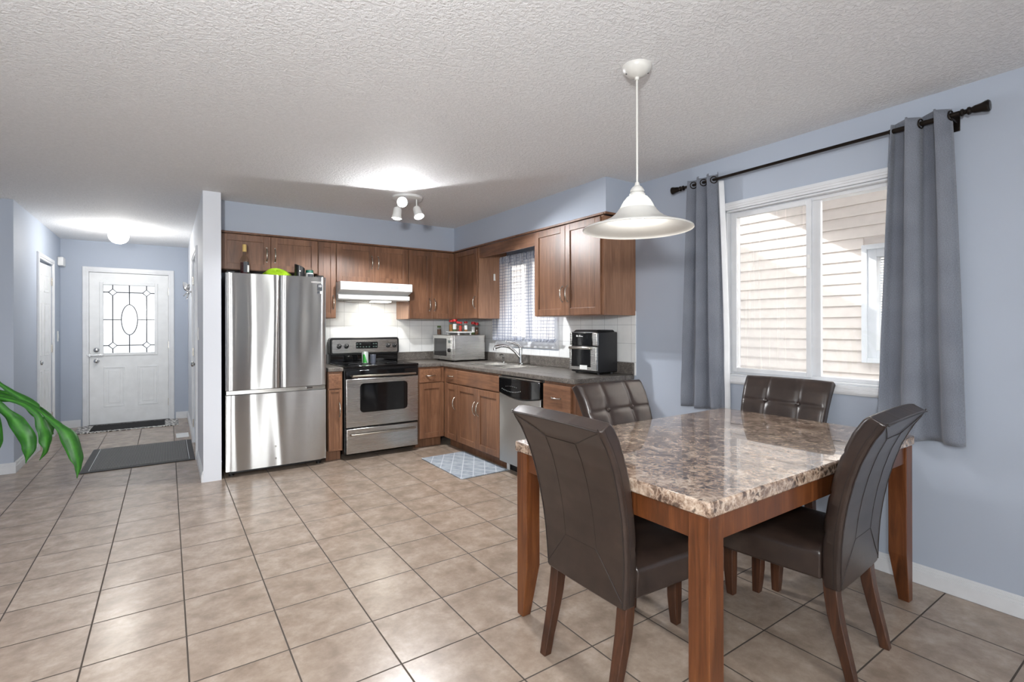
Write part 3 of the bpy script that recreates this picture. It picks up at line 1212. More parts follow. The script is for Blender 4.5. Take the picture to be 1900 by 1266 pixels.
for k in range(36):
    z = z0 + .14 + k * .027
    f.prism([(6.07, z), (6.09, z + .016), (6.091, z + .017), (6.071, z + .001)], a0 + .12, a1 - .12, 'XZ')
f.build('blind_slats', plain('grey_blind', (196, 199, 202), .5), r, smooth=False)


# unseen roof edge, added and shaped to throw slanting shade on the neighbour's wall
def back_to(p, X):
    t = (p[0] - X) / SUN_DIR.x
    return Vector(p) - SUN_DIR * t


EX = RX + .6
lo1, lo2 = back_to((6, 3.753, 2.443), EX), back_to((6, 2.2, 1.48), EX)
up1, up2 = back_to((6, 3.135, 2.598), 5.25), back_to((6, 2.06, 1.885), 5.25)


def along(a, b, y):
    k = (y - a.y) / (b.y - a.y)
    return a.z + (b.z - a.z) * k


ye0, ye1 = -6.0, 9.3
rz = lambda y: min(max(along(lo1, lo2, y), 2.62), 6.3)
pts = [(ye0 + (ye1 - ye0) * k / 60, rz(ye0 + (ye1 - ye0) * k / 60)) for k in range(61)]
poly = [(ye0, 2.57)] + pts + [(ye1, 2.57)]
struct('roof', MB().prism(poly, EX - .6, EX, 'YZ'), M_ROOF, 'unseen raked roof edge added to block sun from the neighbouring wall', 'roof', smooth=False)
struct('roof_deck', MB().box(LX - .6, EX - .6, BKY - .5, FY + .5, 2.57, 2.8), M_ROOF, 'roof deck above the ceiling', 'roof', smooth=False)
ya_, yb_ = -3.0, 5.6
k1, k2 = along(up1, up2, ya_), along(up1, up2, yb_)
struct('eave_sun_blocker', MB().prism([(ya_, k1), (yb_, k2), (yb_, k2 + .22), (ya_, k1 + .22)], 5.25, 6.0, 'YZ'), M_TRIM,  # out of view, added to cut the sun off the upper siding
       'unseen raked eave added to shade the siding next door', 'eave', smooth=False)

# ================================================================== KITCHEN UNITS
ZC0, ZC1 = 0.868, 0.906     # counter slab


class Front:
    """maps (along, outward, up) to the world: 'B' back run faces -Y, 'R' right run faces -X"""

    def __init__(s, side, plane):
        s.side, s.p = side, plane

    def box(s, mb, a0, a1, d0, d1, z0, z1, mat=0):
        if s.side == 'B':
            return mb.box(a0, a1, s.p - d0, s.p - d1, z0, z1, mat)
        return mb.box(s.p - d0, s.p - d1, a0, a1, z0, z1, mat)

    def pt(s, a, d, z):
        return (a, s.p - d, z) if s.side == 'B' else (s.p - d, a, z)


def pull(fr, parent, a, z, vertical=True, ln=0.128, d0=0.02):
    mb = MB()
    pts, rs = [], []
    for k in range(13):
        u = -1 + k / 6
        d = d0 + 0.030 * (1 - u * u) ** 0.6
        o = u * ln / 2
        pts.append(fr.pt(a, d, z + o) if vertical else fr.pt(a + o, d, z))
        rs.append(0.0042 + 0.0022 * (1 - u * u))
    mb.tube(pts, rs, 8)
    for u in (-1, 1):
        o = u * ln / 2
        p = (a, z + o) if vertical else (a + o, z)
        q = 0.006
        fr.box(mb, p[0] - q, p[0] + q, d0 - .001, d0 + .005, p[1] - q, p[1] + q)
    return mb.build('handle', M_NICKEL, parent, angle=50)


def shaker(fr, parent, a0, a1, z0, z1, hnd=None, name='door', st=0.058):
    """door with four rails and a recessed centre panel"""
    g = 0.0015
    a0, a1, z0, z1 = a0 + g, a1 - g, z0 + g, z1 - g
    mb = MB()
    st = min(st, (a1 - a0) * 0.3)
    fr.box(mb, a0, a0 + st, .001, .02, z0, z1)
    fr.box(mb, a1 - st, a1, .001, .02, z0, z1)
    fr.box(mb, a0 + st, a1 - st, .001, .02, z0, z0 + st)
    fr.box(mb, a0 + st, a1 - st, .001, .02, z1 - st, z1)
    fr.box(mb, a0 + st - .002, a1 - st + .002, .002, .010, z0 + st - .002, z1 - st + .002)
    o = mb.build(name, M_CAB, parent, bevel=.0022, smooth=False)
    if hnd:
        pull(fr, o, hnd[0], hnd[1], True)
    return o


def drawer(fr, parent, a0, a1, z0, z1, handle=True, name='drawer'):
    g = 0.0015
    mb = MB()
    fr.box(mb, a0 + g, a1 - g, .001, .02, z0 + g, z1 - g)
    o = mb.build(name, M_CABH, parent, bevel=.004, smooth=False)
    if handle:
        pull(fr, o, (a0 + a1) / 2, (z0 + z1) / 2, False, 0.105)
    return o


def cabinet(name, label, side, plane, a0, a1, z0, z1, depth, group=None, cat='cabinet', toe=False, open_top=0.0):
    fr = Front(side, plane)
    c = fr.pt((a0 + a1) / 2, -depth / 2, z0)
    r = thing(name, label, cat, c, group=group)
    mb = MB()
    fr.box(mb, a0 + .0008, a1 - .0008, -depth + .003, 0, z0 + (.1 if toe else 0), z1)
    if toe:
        fr.box(mb, a0 + .0008, a1 - .0008, -depth + .003, -.075, z0, z0 + .1)
    mb.build('carcass', M_CABSIDE if not toe else M_CAB, r, bevel=.0015, smooth=False)
    return fr, r


GU = 'wall cabinets of the kitchen'
GB = 'base cabinets of the kitchen'
ZT = 2.152
# --- wall cabinets, back run
f, r = cabinet('wall_cabinet', 'two door wall cabinet above the steel refrigerator', 'B', 5.21, .380, 1.233, 1.822, ZT, .35, GU)
shaker(f, r, .384, .806, 1.824, ZT - .004, (.770, 1.975))
shaker(f, r, .806, 1.230, 1.824, ZT - .004, (.842, 1.975))
f, r = cabinet('wall_cabinet', 'tall narrow single door wall cabinet between refrigerator and range hood', 'B', 5.21, 1.233, 1.409, 1.386, ZT, .35, GU)
shaker(f, r, 1.236, 1.406, 1.389, ZT - .004, (1.378, 1.545), st=.05)
f, r = cabinet('wall_cabinet', 'two door wall cabinet above the white range hood', 'B', 5.21, 1.409, 2.187, 1.756, ZT, .35, GU)
shaker(f, r, 1.412, 1.808, 1.759, ZT - .004, (1.775, 1.975))
shaker(f, r, 1.808, 2.184, 1.759, ZT - .004, (1.842, 1.975))
f, r = cabinet('wall_cabinet', 'tall two door wall cabinet between range hood and kitchen corner', 'B', 5.21, 2.187, 2.760, 1.386, ZT, .35, GU)
shaker(f, r, 2.190, 2.465, 1.389, ZT - .004, (2.435, 1.545))
shaker(f, r, 2.465, 2.735, 1.389, ZT - .004, (2.497, 1.545))
# --- wall cabinets, window run
f, r = cabinet('wall_cabinet', 'single door wall cabinet left of the kitchen window above microwave', 'R', 2.76, 4.640, 5.209, 1.386, ZT, .359, GU)
shaker(f, r, 4.655, 5.165, 1.389, ZT - .004, (4.692, 1.56))
f, r = cabinet('wall_cabinet', 'two door wall cabinet above the black air fryer', 'R', 2.76, 2.772, 3.632, 1.386, ZT, .359, GU)
shaker(f, r, 3.206, 3.628, 1.389, ZT - .004, (3.238, 1.57))
shaker(f, r, 2.79, 3.206, 1.389, ZT - .004, (3.172, 1.57))
MB().box(2.762, 2.782, 3.634, 4.638, 2.036, ZT).build('x', M_CABH)
o = bpy.data.objects['x']
o.name = 'valance_board'
tag(centre(o), 'brown wooden valance board bridging the cabinets above the kitchen window', 'valance')
mb = MB()
mb.box(.380, 2.752, 5.186, 5.208, ZT + .002, ZT + .018).box(.380, 2.752, 5.180, 5.208, ZT + .010, ZT + .018)
mb.box(2.734, 2.758, 2.752, 5.18, ZT + .002, ZT + .018).box(2.734, RX - .002, 2.728, 2.7445, ZT + .002, ZT + .018)
o = mb.build('cabinet_moulding', M_CAB, None, bevel=.001, smooth=False)
tag(centre(o), 'thin dark wood moulding strip where wall cabinets meet the blue soffit', 'moulding')

# --- base cabinets
ZB = ZC0 - .002
f, r = cabinet('base_cabinet', 'narrow base cabinet between refrigerator and range', 'B', 4.95, 1.262, 1.400, 0, ZB, .60, GB, toe=True)
drawer(f, r, 1.264, 1.386, .702, .848, False)
shaker(f, r, 1.264, 1.386, .105, .694, (1.366, .50), st=.02)
f, r = cabinet('base_cabinet', 'base cabinet with one drawer right of the range', 'B', 4.95, 2.190, 2.489, 0, ZB, .60, GB, toe=True)
drawer(f, r, 2.196, 2.452, .702, .848)
shaker(f, r, 2.196, 2.486, .105, .694)
mb = MB()
f.box(mb, 2.456, 2.486, 0, .018, .70, .86)
mb.build('corner_post', M_CAB, r, smooth=False)
f, r = cabinet('base_cabinet', 'narrow base cabinet in the kitchen corner beside the sink doors', 'R', 2.49, 4.612, 4.935, 0, ZB - .17, .60, GB, toe=True)
mb = MB()
f.box(mb, 4.613, 4.934, -.03, 0, ZB - .17, ZB)
mb.build('front_rail', M_CAB, r, smooth=False)
drawer(f, r, 4.616, 4.865, .702, .848)
shaker(f, r, 4.616, 4.865, .105, .694, (4.648, .50))
f, r = cabinet('base_cabinet', 'sink base cabinet with two doors beside the dishwasher', 'R', 2.49, 3.796, 4.612, 0, ZB - .17, .60, GB, toe=True)
mb = MB()
f.box(mb, 3.797, 4.611, -.03, 0, ZB - .17, ZB)
mb.build('front_rail', M_CAB, r, smooth=False)
drawer(f, r, 3.800, 4.609, .702, .848, False, name='false_drawer_front')
shaker(f, r, 4.205, 4.609, .105, .694, (4.236, .50))
shaker(f, r, 3.800, 4.205, .105, .694, (4.170, .50))
f, r = cabinet('base_cabinet', 'drawer base cabinet at the counter end beside the dishwasher', 'R', 2.49, 2.795, 3.166, 0, ZB, .60, GB, toe=True)
for (a, b) in ((.640, .848), (.375, .632), (.11, .367)):
    drawer(f, r, 2.830, 3.162, a, b)

# --- counter (L shape with sink cut-out) and its lip
SX0, SX1, SY0, SY1 = 2.60, 3.02, 3.86, 4.66
r = thing('countertop', 'dark grey laminate counter running from range round to air fryer', 'countertop', (2.8, 4.2, ZC0))
mb = MB()
CX = 2.462
mb.box(2.182, RX - .009, 4.922, BY - .009, ZC0, ZC1)
mb.box(CX, SX0 + .012, 2.782, 4.922, ZC0, ZC1).box(SX1 - .012, RX - .009, 2.782, 4.922, ZC0, ZC1)
mb.box(SX0 + .012, SX1 - .012, 2.782, SY0 + .012, ZC0, ZC1).box(SX0 + .012, SX1 - .012, SY1 - .012, 4.922, ZC0, ZC1)
mb.build('worktop', M_COUNTER, r, bevel=.006, smooth=False)
mb = MB()
mb.box(2.182, RX - .028, BY - .027, BY - .009, ZC1, 1.003).box(RX - .028, RX - .009, 2.782, BY - .009, ZC1, 1.003)
mb.build('upstand', M_COUNTER, r, bevel=.004, smooth=False)
r = thing('countertop', 'short dark grey counter piece between refrigerator and range', 'countertop', (1.33, 5.2, ZC0))
MB().box(1.259, 1.404, 4.922, BY - .009, ZC0, ZC1).build('worktop', M_COUNTER, r, bevel=.006, smooth=False)
MB().box(1.259, 1.404, BY - .027, BY - .009, ZC1, 1.003).build('upstand', M_COUNTER, r, bevel=.004, smooth=False)

# --- sink
r = thing('kitchen_sink', 'double bowl stainless steel sink set into the dark counter', 'sink', ((SX0 + SX1) / 2, (SY0 + SY1) / 2, .70))
mb = MB()
zr = ZC1 + .004
ym = (SY0 + SY1) / 2
t = .03
mb.box(SX0, SX0 + t, SY0, SY1, ZC1 + .0005, zr).box(SX1 - .075, SX1, SY0, SY1, ZC1 + .0005, zr)
mb.box(SX0 + t, SX1 - .075, SY0, SY0 + t, ZC1 + .0005, zr).box(SX0 + t, SX1 - .075, SY1 - t, SY1, ZC1 + .0005, zr).box(SX0 + t, SX1 - .075, ym - .018, ym + .018, ZC1 - .004, zr)
mb.build('rim', M_STEEL, r, bevel=.0015, smooth=False)
for (a, b) in ((SY0 + t, ym - .018), (ym + .018, SY1 - t)):
    mb = MB()
    xa, xb, zb = SX0 + t, SX1 - .075, .745
    mb.box(xa - .003, xa, a, b, zb, ZC1).box(xb, xb + .003, a, b, zb, ZC1).box(xa, xb, a - .003, a, zb, ZC1).box(xa, xb, b, b + .003, zb, ZC1).box(xa, xb, a, b, zb - .003, zb)
    bo = mb.build('bowl', M_STEEL, r, bevel=.001, smooth=False)
    MB().lathe([(.04, 0), (.04, .003), (.03, .004)], 20, ((xa + xb) / 2, (a + b) / 2, zb)).build('drain', M_CHROME, bo)
# --- faucet
FX, FYc = 2.985, 4.19
r = thing('kitchen_faucet', 'curved chrome kitchen faucet standing behind the sink', 'faucet', (FX, FYc, zr))
MB().lathe([(.028, 0), (.028, .008), (.021, .014), (.019, .10), (.019, .165), (.015, .18)], 22, (FX, FYc, zr)).build('body', M_CHROME, r)
pts, rs = [], []
for k in range(15):
    u = k / 14
    pts.append((FX - .014 - .225 * u + .02 * sin(u * pi), FYc + .12 * u, zr + .075 + .15 * .78 * sin(min(1, u * 1.06) * pi * .66)))
    rs.append(.015 + .003 * (1 if k > 11 else 0))
MB().tube(pts, rs, 12).build('spout', M_CHROME, r)
e = Vector(pts[-1])
MB().lathe([(.014, 0), (.017, -.012), (.017, -.03), (.012, -.032)], 16, e).build('spray_head', M_CHROME, r)
MB().tube([(FX, FYc, zr + .172), (FX - .02, FYc + .015, zr + .20), (FX - .075, FYc + .055, zr + .225), (FX - .125, FYc + .09, zr + .240)], [.018, .014, .009, .007], 12).build('lever', M_CHROME, r)
r = thing('soap_dispenser', 'small chrome soap pump behind the far sink bowl', 'soap dispenser', (2.99, 4.52, zr))
MB().lathe([(.02, 0), (.02, .006), (.012, .012), (.012, .05), (.015, .055), (.015, .068), (.005, .07), (.005, .085)], 18, (2.99, 4.52, zr)).build('body', M_CHROME, r)
MB().tube([(2.99, 4.52, zr + .083), (2.965, 4.52, zr + .088), (2.94, 4.52, zr + .082)], .005, 8).build('nozzle', M_BLACK, r)

# --- dishwasher
r = thing('dishwasher', 'stainless dishwasher with black curved control panel', 'dishwasher', (2.79, 3.48, 0))
f = Front('R', 2.49)
mb = MB()
f.box(mb, 3.168, 3.794, -.58, -.002, .10, ZB)
f.box(mb, 3.168, 3.794, -.58, -.075, 0, .10)
mb.build('tub', M_BLACK, r, smooth=False)
mb = MB()
a0, a1 = 3.186, 3.788
bot = [(a1 - (a1 - a0) * k / 16, .712 - .034 * sin(pi * k / 16)) for k in range(17)]
mb.prism([(a0, .845), (a1, .845)] + bot, 2.49 - .034, 2.49 - .002, 'YZ')
pn = mb.build('control_panel', M_BLACKGLOSS, r, bevel=.004, angle=50)
mid = (a0 + a1) / 2
for k in range(13):
    u = -1 + k / 6
    y = mid + .105 - .14 * u
    MB().box(2.49 - .0352, 2.49 - .0335, y - .0024, y + .0024, .748 - .018 * (1 - u * u) - .004, .748 - .018 * (1 - u * u) + .003).build('button', M_VENT, pn, smooth=False)
for k in range(7):
    u = -1 + k / 3
    y = mid + .105 - .08 * u
    MB().box(2.49 - .0352, 2.49 - .0335, y - .0025, y + .0025, .772 + .006 * (1 - u * u), .7745 + .006 * (1 - u * u)).build('indicator', M_VENT, pn, smooth=False)
mb = MB()
top = [(a0 + (a1 - a0) * k / 16, .708 - .034 * sin(pi * k / 16)) for k in range(17)]
mb.prism([(a1, .095), (a0, .095)] + top, 2.49 - .026, 2.49 - .002, 'YZ')
mb.build('door', steel_mat('dishwasher_steel', (186, 186, 184), .3, 'Z', .25), r, bevel=.003, angle=50)
mb = MB()
f.box(mb, a0, a1, .004, .034, .849, .858)
mb.build('top_trim', M_STEEL, r, smooth=False)
mb = MB()
f.box(mb, 3.75, 3.785, -.06, -.05, 0.002, .09)
mb.build('foot', M_WHITEPL, r, smooth=False)

# --- refrigerator
FX0, FX1, FYF = .408, 1.238, 4.905
r = thing('refrigerator', 'large stainless french door refrigerator with bottom freezer drawer', 'refrigerator', ((FX0 + FX1) / 2, 5.2, 0))
mb = MB()
mb.box(FX0 + .012, FX1 - .012, FYF + .075, 5.53, .035, 1.752)
mb.build('cabinet_body', M_DARKGREY, r, bevel=.004, smooth=False)


def fridge_door(name, a0, a1, z0, z1, bulge=.007, mat=M_FRIDGE):
    mb = MB()
    nu, nv = 16, 2

    def fn(u, v):
        e = abs(2 * u - 1)
        y = FYF + bulge * (e ** 2.2) + .012 * max(0, (e - .93) / .07) ** 2
        return (a0 + (a1 - a0) * u, y, z0 + (z1 - z0) * v)
    mb.grid(fn, nu, nv)
    k = len(mb.v)
    # side walls back to the cabinet
    for (u0) in (0, 1):
        p = fn(u0, 0)
        x = a0 if u0 == 0 else a1
        mb.add([(x, p[1], z0), (x, FYF + .07, z0), (x, FYF + .07, z1), (x, p[1], z1)], [(0, 1, 2, 3)])
    for z in (z0, z1):
        row = [fn(i / nu, 0 if z == z0 else 1) for i in range(nu + 1)]
        vs = row + [(a1, FYF + .07, z), (a0, FYF + .07, z)]
        mb.add(vs, [tuple(range(len(vs)))])
    mb.add([(a0, FYF + .07, z0), (a1, FYF + .07, z0), (a1, FYF + .07, z1), (a0, FYF + .07, z1)], [(0, 1, 2, 3)])
    return mb.build(name, mat, r, angle=30)


dl = fridge_door('door', FX0, .836, .752, 1.766)
dr = fridge_door('door', .842, FX1, .752, 1.766)
fz_ = fridge_door('freezer_drawer', FX0, FX1, .055, .708)
mb = MB()
mb.box(FX0 + .004, FX1 - .004, FYF + .02, FYF + .07, .712, .748)
mb.build('handle_recess', M_STEEL, r, bevel=.003, smooth=False)
MB().box(1.06, 1.115, FYF + .004, FYF + .03, .722, .746).build('badge', M_CHROME, r, bevel=.004)
for x in (FX0 + .045, FX1 - .045):
    MB().box(x - .03, x + .03, FYF + .03, FYF + .2, 1.7535, 1.785).build('hinge_cover', M_BLACK, r, bevel=.006)
for x in (FX0 + .05, FX1 - .05):
    MB().lathe([(.022, 0), (.022, .02), (.012, .022), (.012, .036)], 16, (x, FYF + .1, .0)).build('foot', M_BLACK, r)
MB().box(FX0 + .03, FX1 - .03, FYF + .085, FYF + .11, .02, .05).build('kick_grille', M_BLACK, r, smooth=False)
text('lettering', 'SAMSUNG', (1.152, FYF - .0005, 1.716), ROT_S, .022, M_PAPER, dr)
MB().box(1.158, 1.203, FYF - .0012, FYF + .004, 1.640, 1.698).build('energy_sticker', M_LABELDK, dr, smooth=False)
text('lettering', '10', (1.1805, FYF - .0018, 1.680), ROT_S, .030, M_PAPER, dr)
mb = MB()
mb.box(1.158, 1.180, FYF - .0012, FYF + .004, 1.612, 1.632)
mb.build('energy_sticker', M_LABELDK, dr, smooth=False)
MB().box(1.182, 1.203, FYF - .0012, FYF + .004, 1.609, 1.634).build('energy_sticker', M_PAPER, dr, smooth=False)
for z in (.23, .12):
    MB().lathe([(.008, 0), (.006, .006)], 12, (.80, FYF, z), (0, -1, 0)).build('magnet', M_CHROME, fz_)

# --- things on the refrigerator
ZF = 1.7665
r = thing('wine_bottle', 'half full dark bottle with gold stopper standing on refrigerator', 'bottle', (.567, 5.03, ZF - .013))
z0 = 1.7535
MB().lathe([(.034, 0), (.036, .006), (.036, .135), (.033, .15), (.018, .178), (.0135, .19), (.0135, .245), (.016, .247), (.016, .26), (.0, .26)], 28, (.567, 5.03, z0), cap=False).build('glass', M_BOTTLE, r)
MB().lathe([(.031, .004), (.033, .009), (.033, .118)], 24, (.567, 5.03, z0)).build('wine', M_WINE, r)
MB().lathe([(.0145, .215), (.0165, .216), (.0165, .272), (.014, .28)], 20, (.567, 5.03, z0)).build('stopper', M_CORK, r)
mb = MB()
mb.grid(lambda u, v: (.567 + .0368 * cos(-1.9 + 1.9 * u), 5.03 + .0368 * sin(-1.9 + 1.9 * u), z0 + .03 + .095 * v), 14, 1)
mb.build('label', M_LABELDK, r)
mb = MB()
mb.grid(lambda u, v: (.567 + .0372 * cos(-1.0 + .8 * u), 5.03 + .0372 * sin(-1.0 + .8 * u), z0 + .035 + .06 * v), 8, 1)
mb.build('label', M_PAPER, r)
mb = MB()
random.seed(5)


def bag(u, v):
    a = 2 * pi * u
    rr = sin(pi * (0.03 + .97 * v) / 1) if False else 1
    ph = v * pi / 2
    k = 1 + .12 * sin(3 * a + 4 * v) + .06 * sin(7 * a)
    return (.835 + .125 * cos(a) * cos(ph) * k, 5.085 + .08 * sin(a) * cos(ph) * k, z0 + .004 + .072 * sin(ph) * (1 + .18 * sin(2 * a + 1)) + .004 * sin(9 * a) * v)


mb.grid(bag, 40, 12)
o = mb.build('produce_bag', M_LIME, None)
tag(centre(o), 'crumpled lime green bag lying on refrigerator', 'bag')
r = thing('thermos_flask', 'black flask with slanted top on refrigerator beside green lidded jar', 'flask', (1.028, 5.03, z0))
mb = MB()
mb.lathe([(.043, 0), (.045, .01), (.045, .118)], 28, (1.028, 5.03, z0), cap=True)
mb.v = [(x, y, z + (.018 * ((1.028 - x) / .045) if z > z0 + .1 else 0)) for (x, y, z) in mb.v]
mb.build('body', M_BLACK, r, bevel=.004)
MB().lathe([(.007, 0), (.007, .004), (.004, .006)], 14, (1.022, 5.03 - .0445, z0 + .068), (0, -1, 0)).build('button', M_PAPER, r)
r = thing('supplement_jar', 'small jar with green lid on refrigerator', 'jar', (1.118, 5.04, z0))
MB().lathe([(.034, 0), (.036, .005), (.036, .052), (.030, .060)], 26, (1.118, 5.04, z0)).build('body', M_PAPER, r, bevel=.002)
mb = MB()
mb.grid(lambda u, v: (1.118 + .0366 * cos(-2.2 + 1.5 * u), 5.04 + .0366 * sin(-2.2 + 1.5 * u), z0 + .008 + .04 * v), 12, 1)
mb.build('label', M_LABELDK, r)
MB().lathe([(.034, .060), (.034, .082), (.031, .086)], 26, (1.118, 5.04, z0)).build('lid', M_GREENLID, r)
r = thing('folded_cloth', 'small folded white cloth on refrigerator in front of green lidded jar', 'cloth', (1.135, 4.985, z0))
MB().box(1.10, 1.172, 4.975, 4.997, z0, z0 + .013).build('cloth', M_PAPER, r, bevel=.005, seg=3)

# --- range
RX0, RX1, RYF = 1.413, 2.178, 4.90
r = thing('kitchen_range', 'stainless electric range with black cooktop and back control panel', 'range', (1.795, 5.2, 0))
mb = MB()
mb.box(RX0, RX1, RYF + .04, 5.535, .05, .895)
mb.build('body', M_BLACK, r, bevel=.003, smooth=False)
mb = MB()
mb.box(RX0 - .0, RX1 + .0, RYF + .005, 5.46, .896, .917)
ck = mb.build('cooktop', M_BLACKGLOSS, r, bevel=.006)
for (x, y, rad) in ((1.60, 5.08, .10), (1.99, 5.08, .085), (1.60, 5.33, .075), (1.99, 5.33, .10)):
    m2 = MB()
    m2.tube([(x + rad * cos(2 * pi * k / 36), y + rad * sin(2 * pi * k / 36), .9172) for k in range(37)], .0012, 4, False)
    m2.build('burner_ring', M_DARKGREY, ck)
dr_ = MB()
dr_.box(RX0 + .008, RX1 - .008, RYF, RYF + .04, .318, .79)
od = dr_.build('oven_door', M_STEEL, r, bevel=.005)
mb = MB()
mb.box(RX0 + .008, RX1 - .008, RYF - .001, RYF + .04, .792, .872)
mb.build('door_top_band', M_BLACKGLOSS, od, bevel=.004)


def rrect(x0, x1, z0, z1, rad, n=8):
    pts = []
    for (cx_, cz_, a) in ((x1 - rad, z1 - rad, 0), (x0 + rad, z1 - rad, 90), (x0 + rad, z0 + rad, 180), (x1 - rad, z0 + rad, 270)):
        for k in range(n + 1):
            t_ = radians(a + 90 * k / n)
            pts.append((cx_ + rad * cos(t_), cz_ + rad * sin(t_)))
    return pts


MB().prism(rrect(1.556, 2.05, .455, .742, .04), RYF - .0015, RYF + .005, 'XZ').build('oven_window', M_BLACKGLOSS, od, angle=60)
mb = MB()
pts = [(1.47, RYF + .0, .818), (1.475, RYF - .03, .818)] + [(1.475 + .645 * k / 10, RYF - .045 - .012 * sin(pi * k / 10), .818 + .0 * k) for k in range(11)] + [(2.12, RYF - .03, .818), (2.125, RYF + .0, .818)]
mb.tube(pts, .011, 10)
mb.build('handle', M_NICKEL, od)
mb = MB()
mb.box(RX0 + .012, RX1 - .012, RYF, RYF + .04, .062, .302)
sd = mb.build('storage_drawer', M_STEEL, r, bevel=.005)
mb = MB()
pts = [(1.46, RYF, .246)] + [(1.47 + .655 * k / 10, RYF - .022 - .01 * sin(pi * k / 10), .246) for k in range(11)] + [(2.135, RYF, .246)]
mb.tube(pts, .009, 10)
mb.build('handle', M_NICKEL, sd)
# back panel
mb = MB()
mb.box(RX0 + .01, RX1 - .01, 5.47, 5.545, .90, 1.0)
mb.box(RX0 + .02, RX1 - .02, 5.462, 5.47, .93, .985)
bg_ = mb.build('backguard', M_BLACKGLOSS, r, bevel=.003)
MB().prism(rrect(RX0, RX1, .995, 1.182, .03), 5.452, 5.545, 'XZ').build('console', M_BLACK, bg_, bevel=.006, angle=50)
pl = MB().prism(rrect(RX0 + .022, RX1 - .022, 1.018, 1.160, .014), 5.446, 5.455, 'XZ').build('console_face', M_STEEL, bg_, angle=50)
MB().prism(rrect(1.683, 1.928, 1.062, 1.134, .012), 5.442, 5.45, 'XZ').build('display_panel', M_BLACKGLOSS, bg_, angle=50)
mb = MB()
for (x, z) in [(1.70, 1.113), (1.733, 1.113), (1.70, 1.082), (1.733, 1.082), (1.766, 1.080), (1.80, 1.080), (1.832, 1.080), (1.88, 1.113), (1.908, 1.113), (1.88, 1.082), (1.908, 1.082)]:
    MB().box(x - .009, x + .009, 5.441, 5.443, z - .006, z + .006).build('key', M_GREYSCREEN, bg_, smooth=False)
for x in (1.505, 1.582, 2.045, 2.12):
    kb = MB()
    kb.lathe([(.026, 0), (.026, .006), (.020, .008), (.018, .026), (.014, .028)], 20, (x, 5.446, 1.092), (0, -1, 0))
    kb.box(x - .004, x + .004, 5.412, 5.424, 1.075, 1.109)
    kb.build('knob', M_BLACK, r)
    m2 = MB()
    m2.box(x - .0015, x + .0015, 5.4112, 5.4125, 1.096, 1.109)
    m2.build('pointer', M_PAPER, bg_)

# on the cooktop
ZK = .9185
r = thing('soda_can', 'green and silver drink can standing on the black cooktop', 'can', (1.683, 5.13, ZK))
MB().lathe([(.026, 0), (.033, .008), (.033, .108), (.027, .120), (.027, .123), (.024, .121)], 28, (1.683, 5.13, ZK)).build('can', M_SILVER, r)
mb = MB()
mb.grid(lambda u, v: (1.683 + .0334 * cos(-2.6 + 1.35 * u * (1 - .55 * v)), 5.13 + .0334 * sin(-2.6 + 1.35 * u * (1 - .55 * v)), ZK + .01 + .088 * v), 14, 4)
mb.build('printed_band', M_GREEN, r)
r = thing('tumbler', 'smoky grey tumbler beside the drink can on the cooktop', 'tumbler', (1.775, 5.16, ZK))
MB().lathe([(.026, 0), (.033, .09), (.030, .09), (.024, .008), (.0, .008)], 26, (1.775, 5.16, ZK), cap=False).build('cup', M_BLUEGREY_CUP, r)
MB().lathe([(.026, 0), (.0, 0)], 26, (1.775, 5.16, ZK + .0005), cap=False).build('base', M_CHROME, r)

# --- range hood
r = thing('range_hood', 'white under-cabinet range hood above the stove', 'range hood', (1.795, 5.3, 1.57))
mb = MB()
mb.prism([(5.55, 1.754), (5.07, 1.754), (5.06, 1.748), (5.06, 1.672), (5.19, 1.632), (5.135, 1.628), (5.135, 1.583), (5.18, 1.572), (5.55, 1.596)], RX0 + .002, RX1 - .002, 'YZ')
mb.build('canopy', M_WHITE, r, bevel=.003, smooth=False)
for k in range(3):
    x = 1.735 + .1 * k
    m2 = MB()
    m2.box(x, x + .085, 5.0585, 5.064, 1.693, 1.732)
    for j in range(5):
        m2.box(x + .006, x + .079, 5.0572, 5.06, 1.697 + .007 * j, 1.700 + .007 * j)
    m2.build('vent', M_VENT, r, smooth=False)
m2 = MB()
m2.box(2.02, 2.09, 5.0585, 5.064, 1.690, 1.716)
m2.build('switch_plate', M_WHITEPL, r, bevel=.002)
MB().box(1.55, 1.79, 5.25, 5.45, 1.568, 1.59).build('filter', M_STEEL, r, smooth=False)
MB().box(1.80, 1.99, 5.20, 5.34, 1.562, 1.585).build('lamp_lens', M_HOODLAMP, r, smooth=False)
light('range_hood_lamp', 'AREA', (1.895, 5.27, 1.555), 3.5, (1.0, .96, .86), target=(1.895, 5.30, 0), shape='RECTANGLE', size=.16, size_y=.11)

# --- microwave with spice jars
r = thing('microwave_oven', 'stainless microwave oven in the counter corner facing the range', 'microwave', (2.80, 5.17, ZC1 + .001))
MX0, MX1, MY0, MY1, MZ0, MZ1 = 2.602, 3.025, 4.955, 5.445, ZC1 + .014, 1.205
MB().box(MX0 + .02, MX1, MY0, MY1, MZ0, MZ1).build('case', M_STEEL, r, bevel=.006)
MB().box(MX0, MX0 + .02, MY0 + .002, MY1 - .002, MZ0 + .002, MZ1 - .002).build('door', M_STEEL, r, bevel=.004)
MB().box(MX0 - .002, MX0 + .004, MY0 + .145, MY1 - .03, MZ0 + .045, MZ1 - .04).build('door_window', M_BLACKGLOSS, r, bevel=.002)
mb = MB()
mb.box(MX0 - .0015, MX0 + .002, MY0 + .03, MY0 + .115, MZ0 + .02, MZ1 - .03)
cpn = mb.build('control_panel', M_STEEL, r, bevel=.002)
MB().lathe([(.022, 0), (.02, .016), (.014, .018)], 18, (MX0 - .002, MY0 + .07, MZ0 + .115), (-1, 0, 0)).build('dial', M_BLACK, r)
